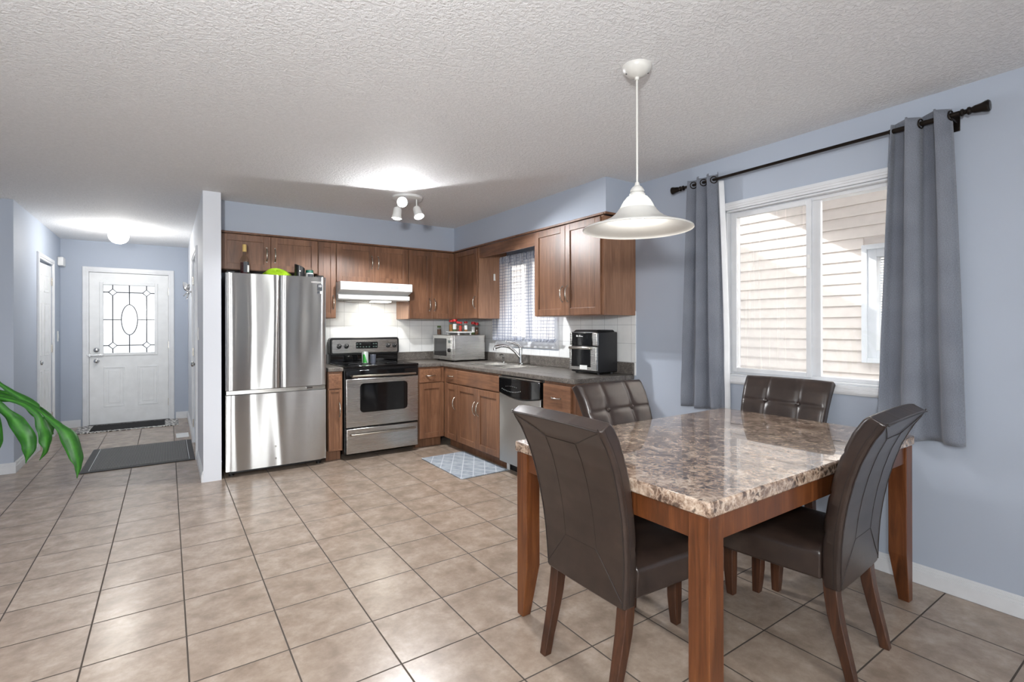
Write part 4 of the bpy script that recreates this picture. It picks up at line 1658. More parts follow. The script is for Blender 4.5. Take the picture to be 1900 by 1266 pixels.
MB().box(MX0 - .003, MX0, MY0 + .045, MY0 + .10, MZ1 - .09, MZ1 - .06).build('display', M_GREYSCREEN, r)
for (x, y) in ((MX0 + .05, MY0 + .05), (MX1 - .05, MY0 + .05), (MX0 + .05, MY1 - .05), (MX1 - .05, MY1 - .05)):
    MB().lathe([(.012, .001), (.014, .0145)], 12, (x, y, ZC1)).build('foot', M_BLACK, r)
r = thing('spice_shelf', 'low white stand carrying red lidded jars on top of microwave', 'stand', (2.79, 5.14, MZ1))
MB().box(2.70, 2.89, 5.01, 5.30, MZ1 + .022, MZ1 + .038).build('shelf', M_WHITEPL, r, bevel=.004)
for (x, y) in ((2.72, 5.03), (2.87, 5.03), (2.72, 5.28), (2.87, 5.28)):
    MB().box(x - .008, x + .008, y - .008, y + .008, MZ1, MZ1 + .022).build('leg', M_WHITEPL, r)


def jar(x, y, z, rad, h, lid, fill, label, sticker=None):
    r = thing('spice_jar', label, 'jar', (x, y, z), group='spice jars on the microwave')
    MB().lathe([(rad * .94, 0), (rad, .004), (rad, h * .74), (rad * .8, h * .80), (rad * .8, h * .83)], 20, (x, y, z), cap=False).build('glass', M_JAR, r)
    MB().lathe([(rad * .88, .003), (rad * .92, .006), (rad * .92, h * .6)], 18, (x, y, z)).build('contents', fill, r)
    MB().lathe([(rad * .95, h * .80), (rad * .97, h * .81), (rad * .97, h - .003), (rad * .9, h)], 20, (x, y, z)).build('lid', lid, r)
    if sticker:
        mb = MB()
        mb.grid(lambda u, v: (x + rad * 1.02 * cos(-2.9 + 1.7 * u), y + rad * 1.02 * sin(-2.9 + 1.7 * u), z + h * (.18 + .44 * v)), 10, 1)
        mb.build('label', sticker, r)
    return r


ZS = MZ1 + .0385
jar(2.625, 5.33, MZ1 + .0005, .024, .105, M_SPICE2, M_SPICE4, 'spice jar with dark green lid at the far end of microwave top')
jar(2.735, 5.235, ZS, .028, .135, M_RED, M_SPICE1, 'tall red lidded jar of ochre spice at the left end of the white stand')
jar(2.74, 5.155, ZS, .029, .14, M_RED, M_SPICE2, 'tall red lidded jar with pale round label on the white stand', M_PAPER)
jar(2.745, 5.085, ZS, .022, .115, M_RED, M_SPICE4, 'small red lidded jar of dark spice in the middle of the white stand')
jar(2.75, 5.04, ZS, .020, .11, M_RED, M_SPICE3, 'small red lidded jar with red label on the white stand', M_SPICE3)
jar(2.83, 5.06, ZS, .022, .115, M_RED, M_SPICE1, 'red lidded jar at the back right of the white stand', M_PAPER)
jar(2.925, 5.055, MZ1 + .0005, .024, .15, M_RED, M_SPICE2, 'red lidded jar standing directly on microwave right of the white stand', M_PAPER)
jar(2.94, 5.0, MZ1 + .0005, .022, .14, M_RED, M_SPICE4, 'slim red lidded jar at the near edge of microwave top')

# --- outlet with plug
r = thing('wall_outlet', 'white outlet on the tile left of microwave with black plug', 'outlet', (2.70, BY - .008, 1.10))
MB().box(2.665, 2.735, BY - .014, BY - .008, 1.05, 1.165).build('plate', M_WHITEPL, r, bevel=.003)
MB().box(2.688, 2.716, BY - .04, BY - .014, 1.095, 1.125).build('plug', M_BLACK, r, bevel=.005)
MB().tube([(2.70, BY - .04, 1.10), (2.705, BY - .06, 1.07), (2.72, BY - .06, 1.0), (2.75, BY - .05, .915)], .004, 8).build('cord', M_BLACK, r)

# --- air fryer
r = thing('air_fryer', 'black and steel air fryer oven at the end of the counter', 'air fryer', (2.955, 3.085, ZC1 + .0012), radians(3), local=True)
ax, ay = .118, .153
mb = MB()
mb.box(-ax, ax, -ay, ay, .012, .345)
mb.prism([(-ax, .345), (ax, .345), (ax - .03, .362), (-ax + .03, .362)], -ay + .02, ay - .02, 'XZ')
mb.build('body', plain('matt_black_case', (26, 26, 28), .38), r, bevel=.012, seg=3, local=True)
mb = MB()
mb.box(-ax - .012, -ax + .002, -ay + .055, ay - .02, .232, .338)
mb.build('control_panel', M_BLACKGLOSS, r, bevel=.004, local=True)
mb = MB()
mb.box(-ax - .014, -ax + .02, -ay, -ay + .052, .232, .340)
mb.build('side_trim', M_STEEL, r, bevel=.008, seg=3, local=True)
mb = MB()
mb.box(-ax - .014, -ax + .004, ay - .02, ay, .232, .338)
mb.build('side_trim', M_STEEL, r, bevel=.004, local=True)
mb = MB()
dz0, dz1 = .03, .224
mb.box(-ax - .022, -ax + .003, -ay, -ay + .062, dz0, dz1).box(-ax - .022, -ax + .003, ay - .022, ay, dz0, dz1)
mb.box(-ax - .022, -ax + .003, -ay + .062, ay - .022, dz0, dz0 + .028).box(-ax - .022, -ax + .003, -ay + .062, ay - .022, dz1 - .02, dz1)
dd = mb.build('door', M_STEEL, r, bevel=.003, local=True)
MB().box(-ax - .017, -ax + .003, -ay + .06, ay - .02, dz0 + .026, dz1 - .018).build('door_window', M_BLACKGLOSS, dd, local=True)
MB().box(-ax - .038, -ax - .022, -ay + .058, ay - .004, dz1 - .022, dz1 - .002).build('door_handle', M_NICKEL, dd, bevel=.005, local=True)
MB().box(-ax - .024, -ax - .0225, -ay + .098, -ay + .18, dz0 + .008, dz0 + .042).build('sticker', M_PAPER, dd, local=True)
mb = MB()
for (y, h, w_) in ((.075, .012, .006), (.066, .012, .005), (.058, .009, .004), (.043, .012, .004), (.036, .014, .003), (.028, .007, .004), (.021, .007, .004), (.014, .005, .005), (.006, .005, .004)):
    mb.box(-ax - .0128, -ax - .012, y - w_ / 2, y + w_ / 2, .305, .305 + h)
mb.build('logo_lettering', M_PAPER, r, smooth=False, local=True)
for (x, y) in ((-.08, -.12), (.08, -.12), (-.08, .12), (.08, .12)):
    MB().lathe([(.012, 0), (.014, .013)], 12, (x, y, 0)).build('foot', M_DARKGREY, r, local=True)

# --- kitchen window curtain
def wave_cloth(name, y0, y1, z0, z1, x, folds, amp, mat, parent, nu=70, nv=24, taper=0.0, ph=0.0, flare=(0, 0), solid=0.0015, top=None):
    mb = MB()

    def fn(u, v):
        vv = 1 - v
        yy0 = y0 + flare[0] * vv
        yy1 = y1 + flare[1] * vv
        a = amp * (1 - taper * v)
        y = yy0 + (yy1 - yy0) * u + .006 * sin(5 * u + 9 * v)
        xx = x + a * sin(2 * pi * folds * u + ph) + .25 * a * sin(4.7 * pi * folds * u + 2 * v + 1) * vv
        return (xx, y, z0 + (z1 - z0) * v)
    mb.grid(fn, nu, nv)
    return mb.build(name, mat, parent, solid=solid, angle=80)


r = thing('cafe_curtain_rod', 'thin white rod holding the checked kitchen curtains', 'curtain rod', (3.045, 4.25, 2.03))
MB().tube([(3.045, 3.66, 2.036), (3.045, 4.82, 2.036)], .006, 10).build('rod', M_WHITEPL, r)
for y in (3.70, 4.81):
    MB().box(3.04, RX - .001, y - .006, y + .006, 2.028, 2.044).build('bracket', M_WHITEPL, r)
for (nm, y0, y1, lab, fl) in (('a', 4.225, 4.79, 'sheer checked kitchen curtain half on the microwave side', (.0, .012)), ('b', 3.66, 4.205, 'sheer checked kitchen curtain half nearer the air fryer', (.04, -.03))):
    r = thing('kitchen_curtain', lab, 'curtain', (3.04, (y0 + y1) / 2, 1.16), group='checked curtains at the sink window')
    wave_cloth('cloth', y0, y1, 1.16, 2.05, 3.03, 5, .012, M_CHECK, r, flare=fl, solid=0)
    wave_cloth('hem', y0, y1, 1.145, 1.18, 3.03, 5, .012, M_CHECK, r, nv=2, flare=fl, solid=0.001)
    wave_cloth('heading', y0, y1, 1.985, 2.062, 3.028, 11, .009, M_CHECK, r, nv=4, solid=0.001)
r = thing('cabinet_hook', 'small white hook on the cabinet side by the kitchen window', 'hook', (2.95, 4.639, 1.80))
MB().box(2.94, 2.962, 4.630, 4.6395, 1.80, 1.875).box(2.944, 2.958, 4.618, 4.630, 1.80, 1.812).build('hook', M_WHITEPL, r, bevel=.004)

# ================================================================== MATS, HALL
MB().box(2.05, 2.53, 3.745, 4.56, .0005, .011).build('x', mat_hex(), bevel=.004)
o = bpy.data.objects['x']
o.name = 'kitchen_mat'
tag(centre(o), 'blue grey diamond patterned mat in front of the sink cabinet', 'mat')
r = thing('boot_tray_mat', 'dark ribbed rubber mat lying in the hall', 'mat', (-.205, 6.33, 0))
MB().box(-.645, .222, 5.81, 6.86, .0005, .008).build('base', M_RUBBER, r, bevel=.003)
mb = MB()
for k in range(62):
    x = -.572 + k * .0119
    mb.box(x, x + .006, 5.86, 6.82, .008, .0125)
mb.build('ribs', plain('worn_rubber_rib', (118, 118, 117), .55), r, smooth=False)
mb = MB()
mb.box(-.586, -.580, 5.85, 6.83, .008, .0135).box(.172, .178, 5.85, 6.83, .008, .0135)
mb.build('edge_line', M_VENT, r, smooth=False)
r = thing('door_mat', 'black door mat with patterned grey border before the entry door', 'mat', (-.41, 8.26, 0))
MB().box(-.95, .12, 7.99, 8.535, .0005, .009).build('border', mat_door(), r, bevel=.003)
MB().box(-.80, -.03, 8.06, 8.50, .009, .013).build('pile', plain('black_pile', (26, 25, 26), .95), r, bevel=.003)
r = thing('floor_register', 'white floor vent beside the hall mat', 'vent', (.145, 7.21, 0))
mb = MB()
mb.box(.083, .210, 7.07, 7.35, .0005, .005)
mb.build('frame', M_WHITE, r, bevel=.002)
mb = MB()
for k in range(12):
    mb.box(.095, .198, 7.09 + k * .021, 7.102 + k * .021, .005, .008)
mb.build('louvres', M_WHITE, r, smooth=False)
r = thing('door_chime', 'white door chime box high in the hall corner', 'door chime', (HX, 8.46, 2.08))
MB().box(HX, HX + .055, 8.36, 8.55, 2.075, 2.185).build('cover', M_WHITEPL, r, bevel=.008)
r = thing('light_switch', 'white light switch on the hall wall near the entry door', 'light switch', (HX, 8.37, 1.15))
MB().box(HX, HX + .006, 8.335, 8.405, 1.125, 1.255).build('plate', M_WHITEPL, r, bevel=.002)
MB().box(HX + .006, HX + .011, 8.355, 8.385, 1.16, 1.22).build('rocker', M_WHITE, r, bevel=.002)
r = thing('light_switch', 'white light switch on the partition beside the hall door', 'light switch', (PX0, 5.66, 1.18))
MB().box(PX0 - .007, PX0, 5.62, 5.70, 1.175, 1.295).build('plate', M_WHITEPL, r, bevel=.002)
MB().box(PX0 - .012, PX0 - .007, 5.645, 5.675, 1.21, 1.26).build('rocker', M_WHITE, r, bevel=.002)
r = thing('wall_outlet', 'white outlet low on the wall at the left edge behind the plant', 'outlet', (-1.27, LY, .30))
MB().box(-1.30, -1.23, LY - .006, LY, .30, .415).build('plate', M_WHITEPL, r, bevel=.002)
MB().box(-1.282, -1.248, LY - .009, LY - .006, .32, .395).build('sockets', M_WHITE, r, bevel=.002)
# ornament on the partition, by the far hinge
ox, oy, oz = PX0, 7.02, 1.72
r = thing('wall_ornament', 'silver winged metal ornament on the hall wall beyond the partition door', 'ornament', (ox, oy, oz - .1))
mb = MB()
mb.box(ox - .012, ox, oy - .02, oy + .02, oz - .06, oz + .06)
mb.build('backplate', M_NICKEL, r, bevel=.004)
mb = MB()
mb.tube([(ox - .01, oy, oz), (ox - .035, oy, oz - .01), (ox - .06, oy - .01, oz + .02)], [.010, .014, .008], 10)
mb.build('body', M_CHROME, r)
for (dx, dz, s_) in ((-.062, .11, 1), (-.055, -.05, 1), (-.02, -.095, 1), (-.01, .085, 1)):
    m2 = MB()
    m2.grid(lambda u, v: (ox - .035 + dx * u + .018 * sin(pi * u) * (v - .5) * 2, oy + .012 * sin(pi * u), oz + dz * u + .032 * sin(pi * min(1, u * 1.0)) * (v - .5) * 2), 10, 4)
    m2.build('wing', M_CHROME, r, solid=.003)
# ================================================================== DINING
TX0, TX1, TY0, TY1, TZ = 1.297, 2.905, .876, 1.868, .779
r = thing('dining_table', 'marble topped dining table with square wooden legs', 'dining table', ((TX0 + TX1) / 2, (TY0 + TY1) / 2, 0))
mb = MB()
mb.box(TX0, TX1, TY0, TY1, TZ - .046, TZ)
o = mb.build('tabletop', M_MARBLE, r, bevel=.007, seg=3)
o['label'] = 'glossy brown and cream marble slab'
LW_ = .073
for (sx, sy) in ((0, 0), (0, 1), (1, 0), (1, 1)):
    xa = TX0 + .007 if sx == 0 else TX1 - .007 - LW_
    ya = TY0 + .007 if sy == 0 else TY1 - .007 - LW_
    xb, yb = xa + LW_, ya + LW_
    ix = (xb, xb - .030) if sx == 0 else (xa, xa + .030)
    iy = (yb, yb - .030) if sy == 0 else (ya, ya + .030)
    oxx = xa if sx == 0 else xb
    oyy = ya if sy == 0 else yb
    vs = []
    for (z, k) in ((0, 1), (.225, 0), (TZ - .047, 0)):
        a, b = ix[k], iy[k]
        vs += [(oxx, oyy, z), (a, oyy, z), (a, b, z), (oxx, b, z)]
    fs = [(0, 1, 2, 3), (8, 9, 10, 11)]
    for lv in (0, 4):
        for i in range(4):
            j = (i + 1) % 4
            fs.append((lv + i, lv + j, lv + 4 + j, lv + 4 + i))
    MB().add(vs, fs).build('leg', M_LEG, r, bevel=.003, smooth=False)
az0, az1 = .652, TZ - .047
e = .016
MB().box(TX0 + LW_ + .0075, TX1 - LW_ - .0075, TY0 + e, TY0 + e + .022, az0, az1).build('apron', M_LEG, r, bevel=.002, smooth=False)
MB().box(TX0 + LW_ + .0075, TX1 - LW_ - .0075, TY1 - e - .022, TY1 - e, az0, az1).build('apron', M_LEG, r, bevel=.002, smooth=False)
MB().box(TX0 + e, TX0 + e + .022, TY0 + LW_ + .0075, TY1 - LW_ - .0075, az0, az1).build('apron', M_LEG, r, bevel=.002, smooth=False)
MB().box(TX1 - e - .022, TX1 - e, TY0 + LW_ + .0075, TY1 - LW_ - .0075, az0, az1).build('apron', M_LEG, r, bevel=.002, smooth=False)

# chair: local frame faces +y, y = 0 at the foot of the backrest
RC = [(.335, 0), (.42, -.001), (.5, -.005), (.58, -.014), (.66, -.028), (.74, -.047), (.82, -.072), (.90, -.108), (.964, -.150)]


def rear_y(z):
    for (a, ya), (b, yb) in zip(RC, RC[1:]):
        if z <= b:
            k = (z - a) / (b - a)
            k2 = k
            return ya + (yb - ya) * k2
    return RC[-1][1]


def half_w(z):
    k = max(0, min(1, (z - .335) / (.985 - .335)))
    return .207 + .040 * k ** 0.8


BT = .070
SEAMX = (-.092, .092)
SEAMZ = (.845, .69, .535)


def puff(x, z, hw):
    d = min([abs(x - s) for s in SEAMX] + [abs(abs(x) - hw)])
    dz = min([abs(z - s) for s in SEAMZ] + [abs(z - .995)])
    f = lambda q, w_: 1 - math.exp(-(q / w_) ** 1.3)
    b_ = min(sqrt((x - q) ** 2 + (z - w_) ** 2) for q in SEAMX for w_ in SEAMZ[:2])
    return .007 * f(d, .009) * f(dz, .009) + .009 * f(b_, .03)


def make_chair(label):
    root = thing('dining_chair', label, 'chair', (0, 0, 0), 0, 'leather dining chairs round the marble table', local=True)
    # backrest
    mb = MB()
    nu, nv = 60, 84
    Z0, Z1r, Z1f = .335, .964, .987

    def front(u, v):
        z = Z0 + (Z1f - Z0) * v
        zr_ = Z0 + (Z1r - Z0) * v
        hw = half_w(z)
        x = -hw + 2 * hw * u
        e_ = abs(2 * u - 1)
        y = rear_y(zr_) + BT - .021 + puff(x, z, hw) - .010 * max(0, (e_ - .9) / .1) ** 2 - .008 * max(0, (v - .97) / .03) ** 2
        return (x, y, z + .004 * (1 - (2 * u - 1) ** 2) * v)

    def rear(u, v):
        z = Z0 + (Z1r - Z0) * v
        hw = half_w(z)
        x = -hw + 2 * hw * u
        e_ = abs(2 * u - 1)
        return (x, rear_y(z) + .005 * max(0, (e_ - .93) / .07) ** 2 - .004 * (1 - e_ ** 2), z + .004 * (1 - (2 * u - 1) ** 2) * v)
    k0 = 0
    mb.grid(front, nu, nv, uv=False)
    k1 = len(mb.v)
    mb.grid(rear, nu, nv, uv=False)
    st = nu + 1
    for j in range(nv):
        for i in (0, nu):
            a, b = j * st + i, (j + 1) * st + i
            mb.f.append([a, b, k1 + b, k1 + a])
            mb.mi.append(0)
    for i in range(nu):
        for j in (0, nv):
            a, b = j * st + i, j * st + i + 1
            mb.f.append([a, b, k1 + b, k1 + a])
            mb.mi.append(0)
    back = mb.build('backrest', M_LEATHER, root, bevel=.006, seg=3, angle=50, local=True)
    # piping and seams on the rear and sides
    sm = MB()
    for sx in (-1, 1):
        sm.tube([(sx * (half_w(z) - .010), rear_y(z) - .0002, z) for z in [.345 + .0313 * i for i in range(21)]], .0022, 6)
        sm.tube([(sx * (half_w(z) + .0003), rear_y(z) + .022, z) for z in [.345 + .0313 * i for i in range(21)]], .0012, 6)
    sm.tube([((half_w(.96) - .010) * (-1 + i / 6), rear_y(.962) - .004, .962 + .004 * (1 - (-1 + i / 6) ** 2)) for i in range(13)], .0025, 6)
    zz = lambda z: rear_y(z) - .0035
    sm.tube([(.083, zz(z), z) for z in [.50 + .03 * i for i in range(14)]], .0009, 6)
    sm.tube([(-.083, zz(z), z) for z in [.50 + .03 * i for i in range(14)]], .0009, 6)
    sm.tube([(-.083, zz(.5), .5), (0, zz(.5) - .0005, .5), (.083, zz(.5), .5)], .0012, 6)
    sm.tube([(.083, zz(.89), .89), (0, zz(.89), .89), (-.083, zz(.89), .89)], .0012, 6)
    for sx in (-1, 1):
        sm.tube([(sx * .083, zz(.5), .5), (sx * .14, rear_y(.43) - .003, .43), (sx * .196, rear_y(.36) - .0005, .36)], .0014, 6)
        sm.tube([(sx * .083, zz(.89), .89), (sx * .16, rear_y(.925) - .003, .925), (sx * .23, rear_y(.955) - .0005, .955)], .0014, 6)
    # seam lines across the tufted front
    for s_ in SEAMX:
        sm.tube([(s_, rear_y(.335 + .629 * v) + BT - .0215, .335 + .652 * v) for v in [.24 + .0475 * i for i in range(17)]], .0011, 5)
    for z in SEAMZ:
        v = (z - .335) / .652
        hw = half_w(z) - .006
        sm.tube([(-hw + 2 * hw * i / 12, rear_y(.335 + .629 * v) + BT - .0212, z + .004 * (1 - (-1 + i / 6) ** 2) * v) for i in range(13)], .0011, 5)
    sm.build('seams', M_SEAM, back, local=True)
    for s_ in SEAMX:
        for z in SEAMZ[:2]:
            v = (z - .335) / .652
            y = rear_y(.335 + .629 * v) + BT - .021
            MB().lathe([(.011, 0), (.013, .004), (.010, .010), (.0, .013)], 16, (s_, y, z + .003), (0, .97, .25), cap=False).build('button', M_LEATHER, back, local=True)
    # seat
    mb = MB()
    y0, y1 = BT - .008, .522
    n_u, n_v = 20, 20

    def outline(v):
        return .212 + .028 * v

    def top(u, v):
        hw = outline(v)
        x = -hw + 2 * hw * u
        eu, ev = 1 - abs(2 * u - 1), min(v * 2.0 + .3, 1 - v if v > .5 else 1)
        dome = .020 * (1 - (2 * u - 1) ** 4) * (1 - max(0, 2 * v - 1) ** 4)
        rnd = .014 * (max(0, (abs(2 * u - 1) - .86) / .14) ** 2) + .016 * (max(0, (v - .9) / .1) ** 2)
        return (x, y0 + (y1 - y0) * v, .470 + dome - rnd)

    def bot(u, v):
        hw = outline(v) - .004
        return (-hw + 2 * hw * u, y0 + (y1 - .004 - y0) * v, .357)
    mb.grid(top, n_u, n_v, uv=False)
    kb_ = len(mb.v)
    mb.grid(bot, n_u, n_v, uv=False)
    st = n_u + 1
    for j in range(n_v):
        for i in (0, n_u):
            a, b = j * st + i, (j + 1) * st + i
            mb.f.append([a, b, kb_ + b, kb_ + a])
            mb.mi.append(0)
    for i in range(n_u):
        for j in (0, n_v):
            a, b = j * st + i, j * st + i + 1
            mb.f.append([a, b, kb_ + b, kb_ + a])
            mb.mi.append(0)
    seat = mb.build('seat', M_LEATHER, root, bevel=.010, seg=3, angle=50, local=True)
    # legs
    for sx in (-1, 1):
        mb = MB()
        vs = []
        xo = sx * .2
        for (z, yy, hwid) in ((0, -.048, .0165), (.06, -.036, .0175), (.12, -.022, .019), (.18, -.009, .0205), (.24, .003, .022), (.30, .011, .0225), (.356, .016, .0225)):
            cx_ = sx * (.203 - .0225)
            vs += [(cx_ - hwid, yy, z), (cx_ + hwid, yy, z), (cx_ + hwid, yy + 2 * hwid, z), (cx_ - hwid, yy + 2 * hwid, z)]
        fs = [(0, 1, 2, 3), (24, 25, 26, 27)]
        for lv in range(6):
            for i in range(4):
                j = (i + 1) % 4
                fs.append((lv * 4 + i, lv * 4 + j, lv * 4 + 4 + j, lv * 4 + 4 + i))
        mb.add(vs, fs)
        mb.build('leg', M_CLEG, root, bevel=.003, angle=30, local=True)
    for sx in (-1, 1):
        mb = MB()
        vs = []
        cx_ = sx * (.236 - .0235)
        for (z, h) in ((0, .0165), (.04, .019), (.12, .0225), (.358, .0235)):
            vs += [(cx_ - h, .515 - 2 * h, z), (cx_ + h, .515 - 2 * h, z), (cx_ + h, .515, z), (cx_ - h, .515, z)]
        fs = [(0, 1, 2, 3), (12, 13, 14, 15)]
        for lv in range(3):
            for i in range(4):
                j = (i + 1) % 4
                fs.append((lv * 4 + i, lv * 4 + j, lv * 4 + 4 + j, lv * 4 + 4 + i))
        mb.add(vs, fs)
        mb.build('leg', M_CLEG, root, bevel=.003, angle=30, local=True)
    return root


ch = make_chair('dark brown leather chair at the table end nearest the refrigerator, back to camera')
ch.location, ch.rotation_euler = (1.264, 1.385, 0), (0, 0, -pi / 2)
for (x, y, a, lab) in ((2.04, 1.902, pi, 'dark brown leather chair with tufted front in front of the kitchen counter end'),
                       (2.949, 1.535, radians(93), 'dark brown leather chair between marble table and the dining window'),
                       (2.197, .833, radians(4), 'dark brown leather chair at the near long table edge, before the wide grey curtain')):
    c = copy_tree(ch)
    c.location, c.rotation_euler = (x, y, 0), (0, 0, a)
    c['label'] = lab

# ================================================================== CURTAINS OF THE DINING WINDOW
RODX, RODZ = RX - .078, 2.285
r = thing('curtain_rod', 'dark bronze curtain rod with bell finials over the dining window', 'curtain rod', (RODX, 1.5, RODZ))
MB().tube([(RODX, .735, RODZ), (RODX, 1.02, RODZ)], .0125, 14).build('rod', M_BRONZE, r)
MB().tube([(RODX, 1.02, RODZ + .001), (RODX, 2.262, RODZ + .001)], .0095, 14).build('rod', M_BRONZE, r)
prof = [(.0125, 0), (.017, .004), (.017, .01), (.011, .016), (.011, .022), (.018, .028), (.018, .034), (.013, .04), (.018, .052), (.021, .075), (.026, .09), (.027, .098), (.021, .104), (.0, .106)]
MB().lathe(prof, 24, (RODX, .742, RODZ), (0, -1, 0), cap=False).build('finial', M_BRONZE, r)
MB().lathe(prof, 24, (RODX, 2.255, RODZ), (0, 1, 0), cap=False).build('finial', M_BRONZE, r)
for y in (.775, 2.215):
    mb = MB()
    mb.box(RODX - .006, RX - .001, y - .006, y + .006, RODZ - .022, RODZ - .0125).box(RX - .008, RX - .001, y - .015, y + .015, RODZ - .06, RODZ + .02)
    mb.build('bracket', M_BRONZE, r, bevel=.002)


def drape(label, y0, y1, f0, f1, zb, folds, ph, lining):
    r = thing('eyelet_curtain', label, 'curtain', (RODX, (y0 + y1) / 2, zb))
    zt = RODZ + .042
    amp = .034

    def fn(u, v, dx=0.0):
        vv = 1 - v
        a0 = y0 + f0 * vv ** .8
        a1 = y1 + f1 * vv ** .8
        y = a0 + (a1 - a0) * u
        A = amp * (1 - .25 * vv)
        x = RODX + dx + A * sin(2 * pi * folds * u + ph + .5 * vv) + .008 * sin(7.3 * u + 5 * vv) * vv + .012 * sin(13 * u + 3 * vv) * vv * vv
        y += .010 * sin(2 * pi * folds * u * 2 + ph) * (1 - vv * .4)
        # soft creases in the lower third
        x += .006 * sin(26 * v + 9 * u) * max(0, vv - .55)
        return (min(x, RX - .006), y, zb + (zt - zb) * v + .012 * sin(2 * pi * folds * u + ph + 1) * v + (-.02 * u if zb > 0 else 0) * 0)
    mb = MB()
    mb.grid(fn, 96, 60)
    cl = mb.build('cloth', M_CURTAIN, r, solid=.002, angle=80)
    if lining:
        mb = MB()
        mb.grid(lambda u, v: (fn(0, v)[0] + .004 + .034 * sin(u * 1.5), fn(0, v)[1] - .014 * sin(u * 3.0) - .018 * u + .004, fn(0, v)[2] - .06 * (1 if v > .5 else 0) * v), 8, 60)
        mb.build('lining', M_CURTAINLINE, r, solid=.0015, angle=80)
    # eyelets where the folded cloth crosses the rod
    n = int(folds * 2 + .5)
    for k in range(n + 1):
        u = (k * pi - ph) / (2 * pi * folds)
        if 0.02 < u < .98:
            p = fn(u, 1 - .042 / (zt - zb))
            q = fn(min(1, u + .01), 1 - .042 / (zt - zb))
            d = Vector((q[0] - p[0], q[1] - p[1], 0)).normalized()
            nrm = Vector((d.y, -d.x, 0))
            e1, e2 = d, Vector((0, 0, 1))
            c0 = Vector((RODX, p[1], RODZ))
            m2 = MB()
            m2.tube([c0 + e1 * .022 * cos(2 * pi * i / 24) + e2 * .022 * sin(2 * pi * i / 24) for i in range(25)], .004, 8, False)
            m2.build('eyelet', M_BRONZE, r)
    return r


drape('narrow grey curtain panel with white lining at the kitchen side of the dining window', 1.995, 2.195, -.045, .065, .73, 2.6, .6, True)
drape('wide grey curtain panel at the far end of the rod, behind leather chair', .772, 1.018, -.052, .055, .735, 2.2, 2.4, False)

# ================================================================== LIGHT FITTINGS
PXc, PYc = 1.706, 1.508
r = thing('pendant_lamp', 'white pendant lamp with wide flared shade over the table', 'pendant lamp', (PXc, PYc, CEIL))
MB().lathe([(.064, 0), (.064, -.006), (.060, -.018), (.045, -.034), (.025, -.044), (.010, -.048), (.008, -.06)], 32, (PXc, PYc, CEIL)).build('ceiling_canopy', M_SHADE, r)
cn = r.children[0]
for a in (2.6, 5.5):
    MB().lathe([(.004, 0), (.003, .003)], 10, (PXc + .047 * cos(a), PYc + .047 * sin(a), CEIL - .033), (.5 * cos(a), .5 * sin(a), -1)).build('screw', M_DARKGREY, cn)
MB().tube([(PXc, PYc, CEIL - .05), (PXc, PYc, 1.925)], .0045, 10).build('cord', M_SHADE, r)
MB().lathe([(.008, 1.93), (.012, 1.915), (.022, 1.908), (.030, 1.895), (.031, 1.889), (.026, 1.885), (.034, 1.879), (.034, 1.868), (.03, 1.864)], 28, (PXc, PYc, 0)).build('socket_cap', M_SHADE, r)
gp = [(.033, 1.872), (.045, 1.864), (.058, 1.848), (.068, 1.830), (.077, 1.811)]
gi = [(a - .003, b - .001) for a, b in gp[::-1]]
MB().lathe(gp + gi, 72, (PXc, PYc, 0), cap=False, ribs=36, ribamp=.012).build('glass_shade', M_OPAL, r, angle=70)
sp_ = [(.079, 1.813), (.085, 1.804), (.098, 1.789), (.118, 1.773), (.148, 1.758), (.188, 1.744), (.222, 1.733), (.236, 1.727), (.238, 1.722)]
si_ = [(a - .003, b - .0025) for a, b in sp_[::-1]]
MB().lathe(sp_ + si_, 64, (PXc, PYc, 0), cap=False).build('flared_shade', M_SHADE, r, angle=60)
MB().lathe([(.0, 1.742), (.018, 1.746), (.028, 1.76), (.030, 1.775), (.024, 1.795), (.014, 1.815), (.013, 1.85)], 24, (PXc, PYc, 0), cap=False).build('bulb', M_BULB, r)
light('pendant_lamp_light', 'POINT', (PXc, PYc, 1.725), 1.6, (1.0, .98, .94), shadow_soft_size=.03)

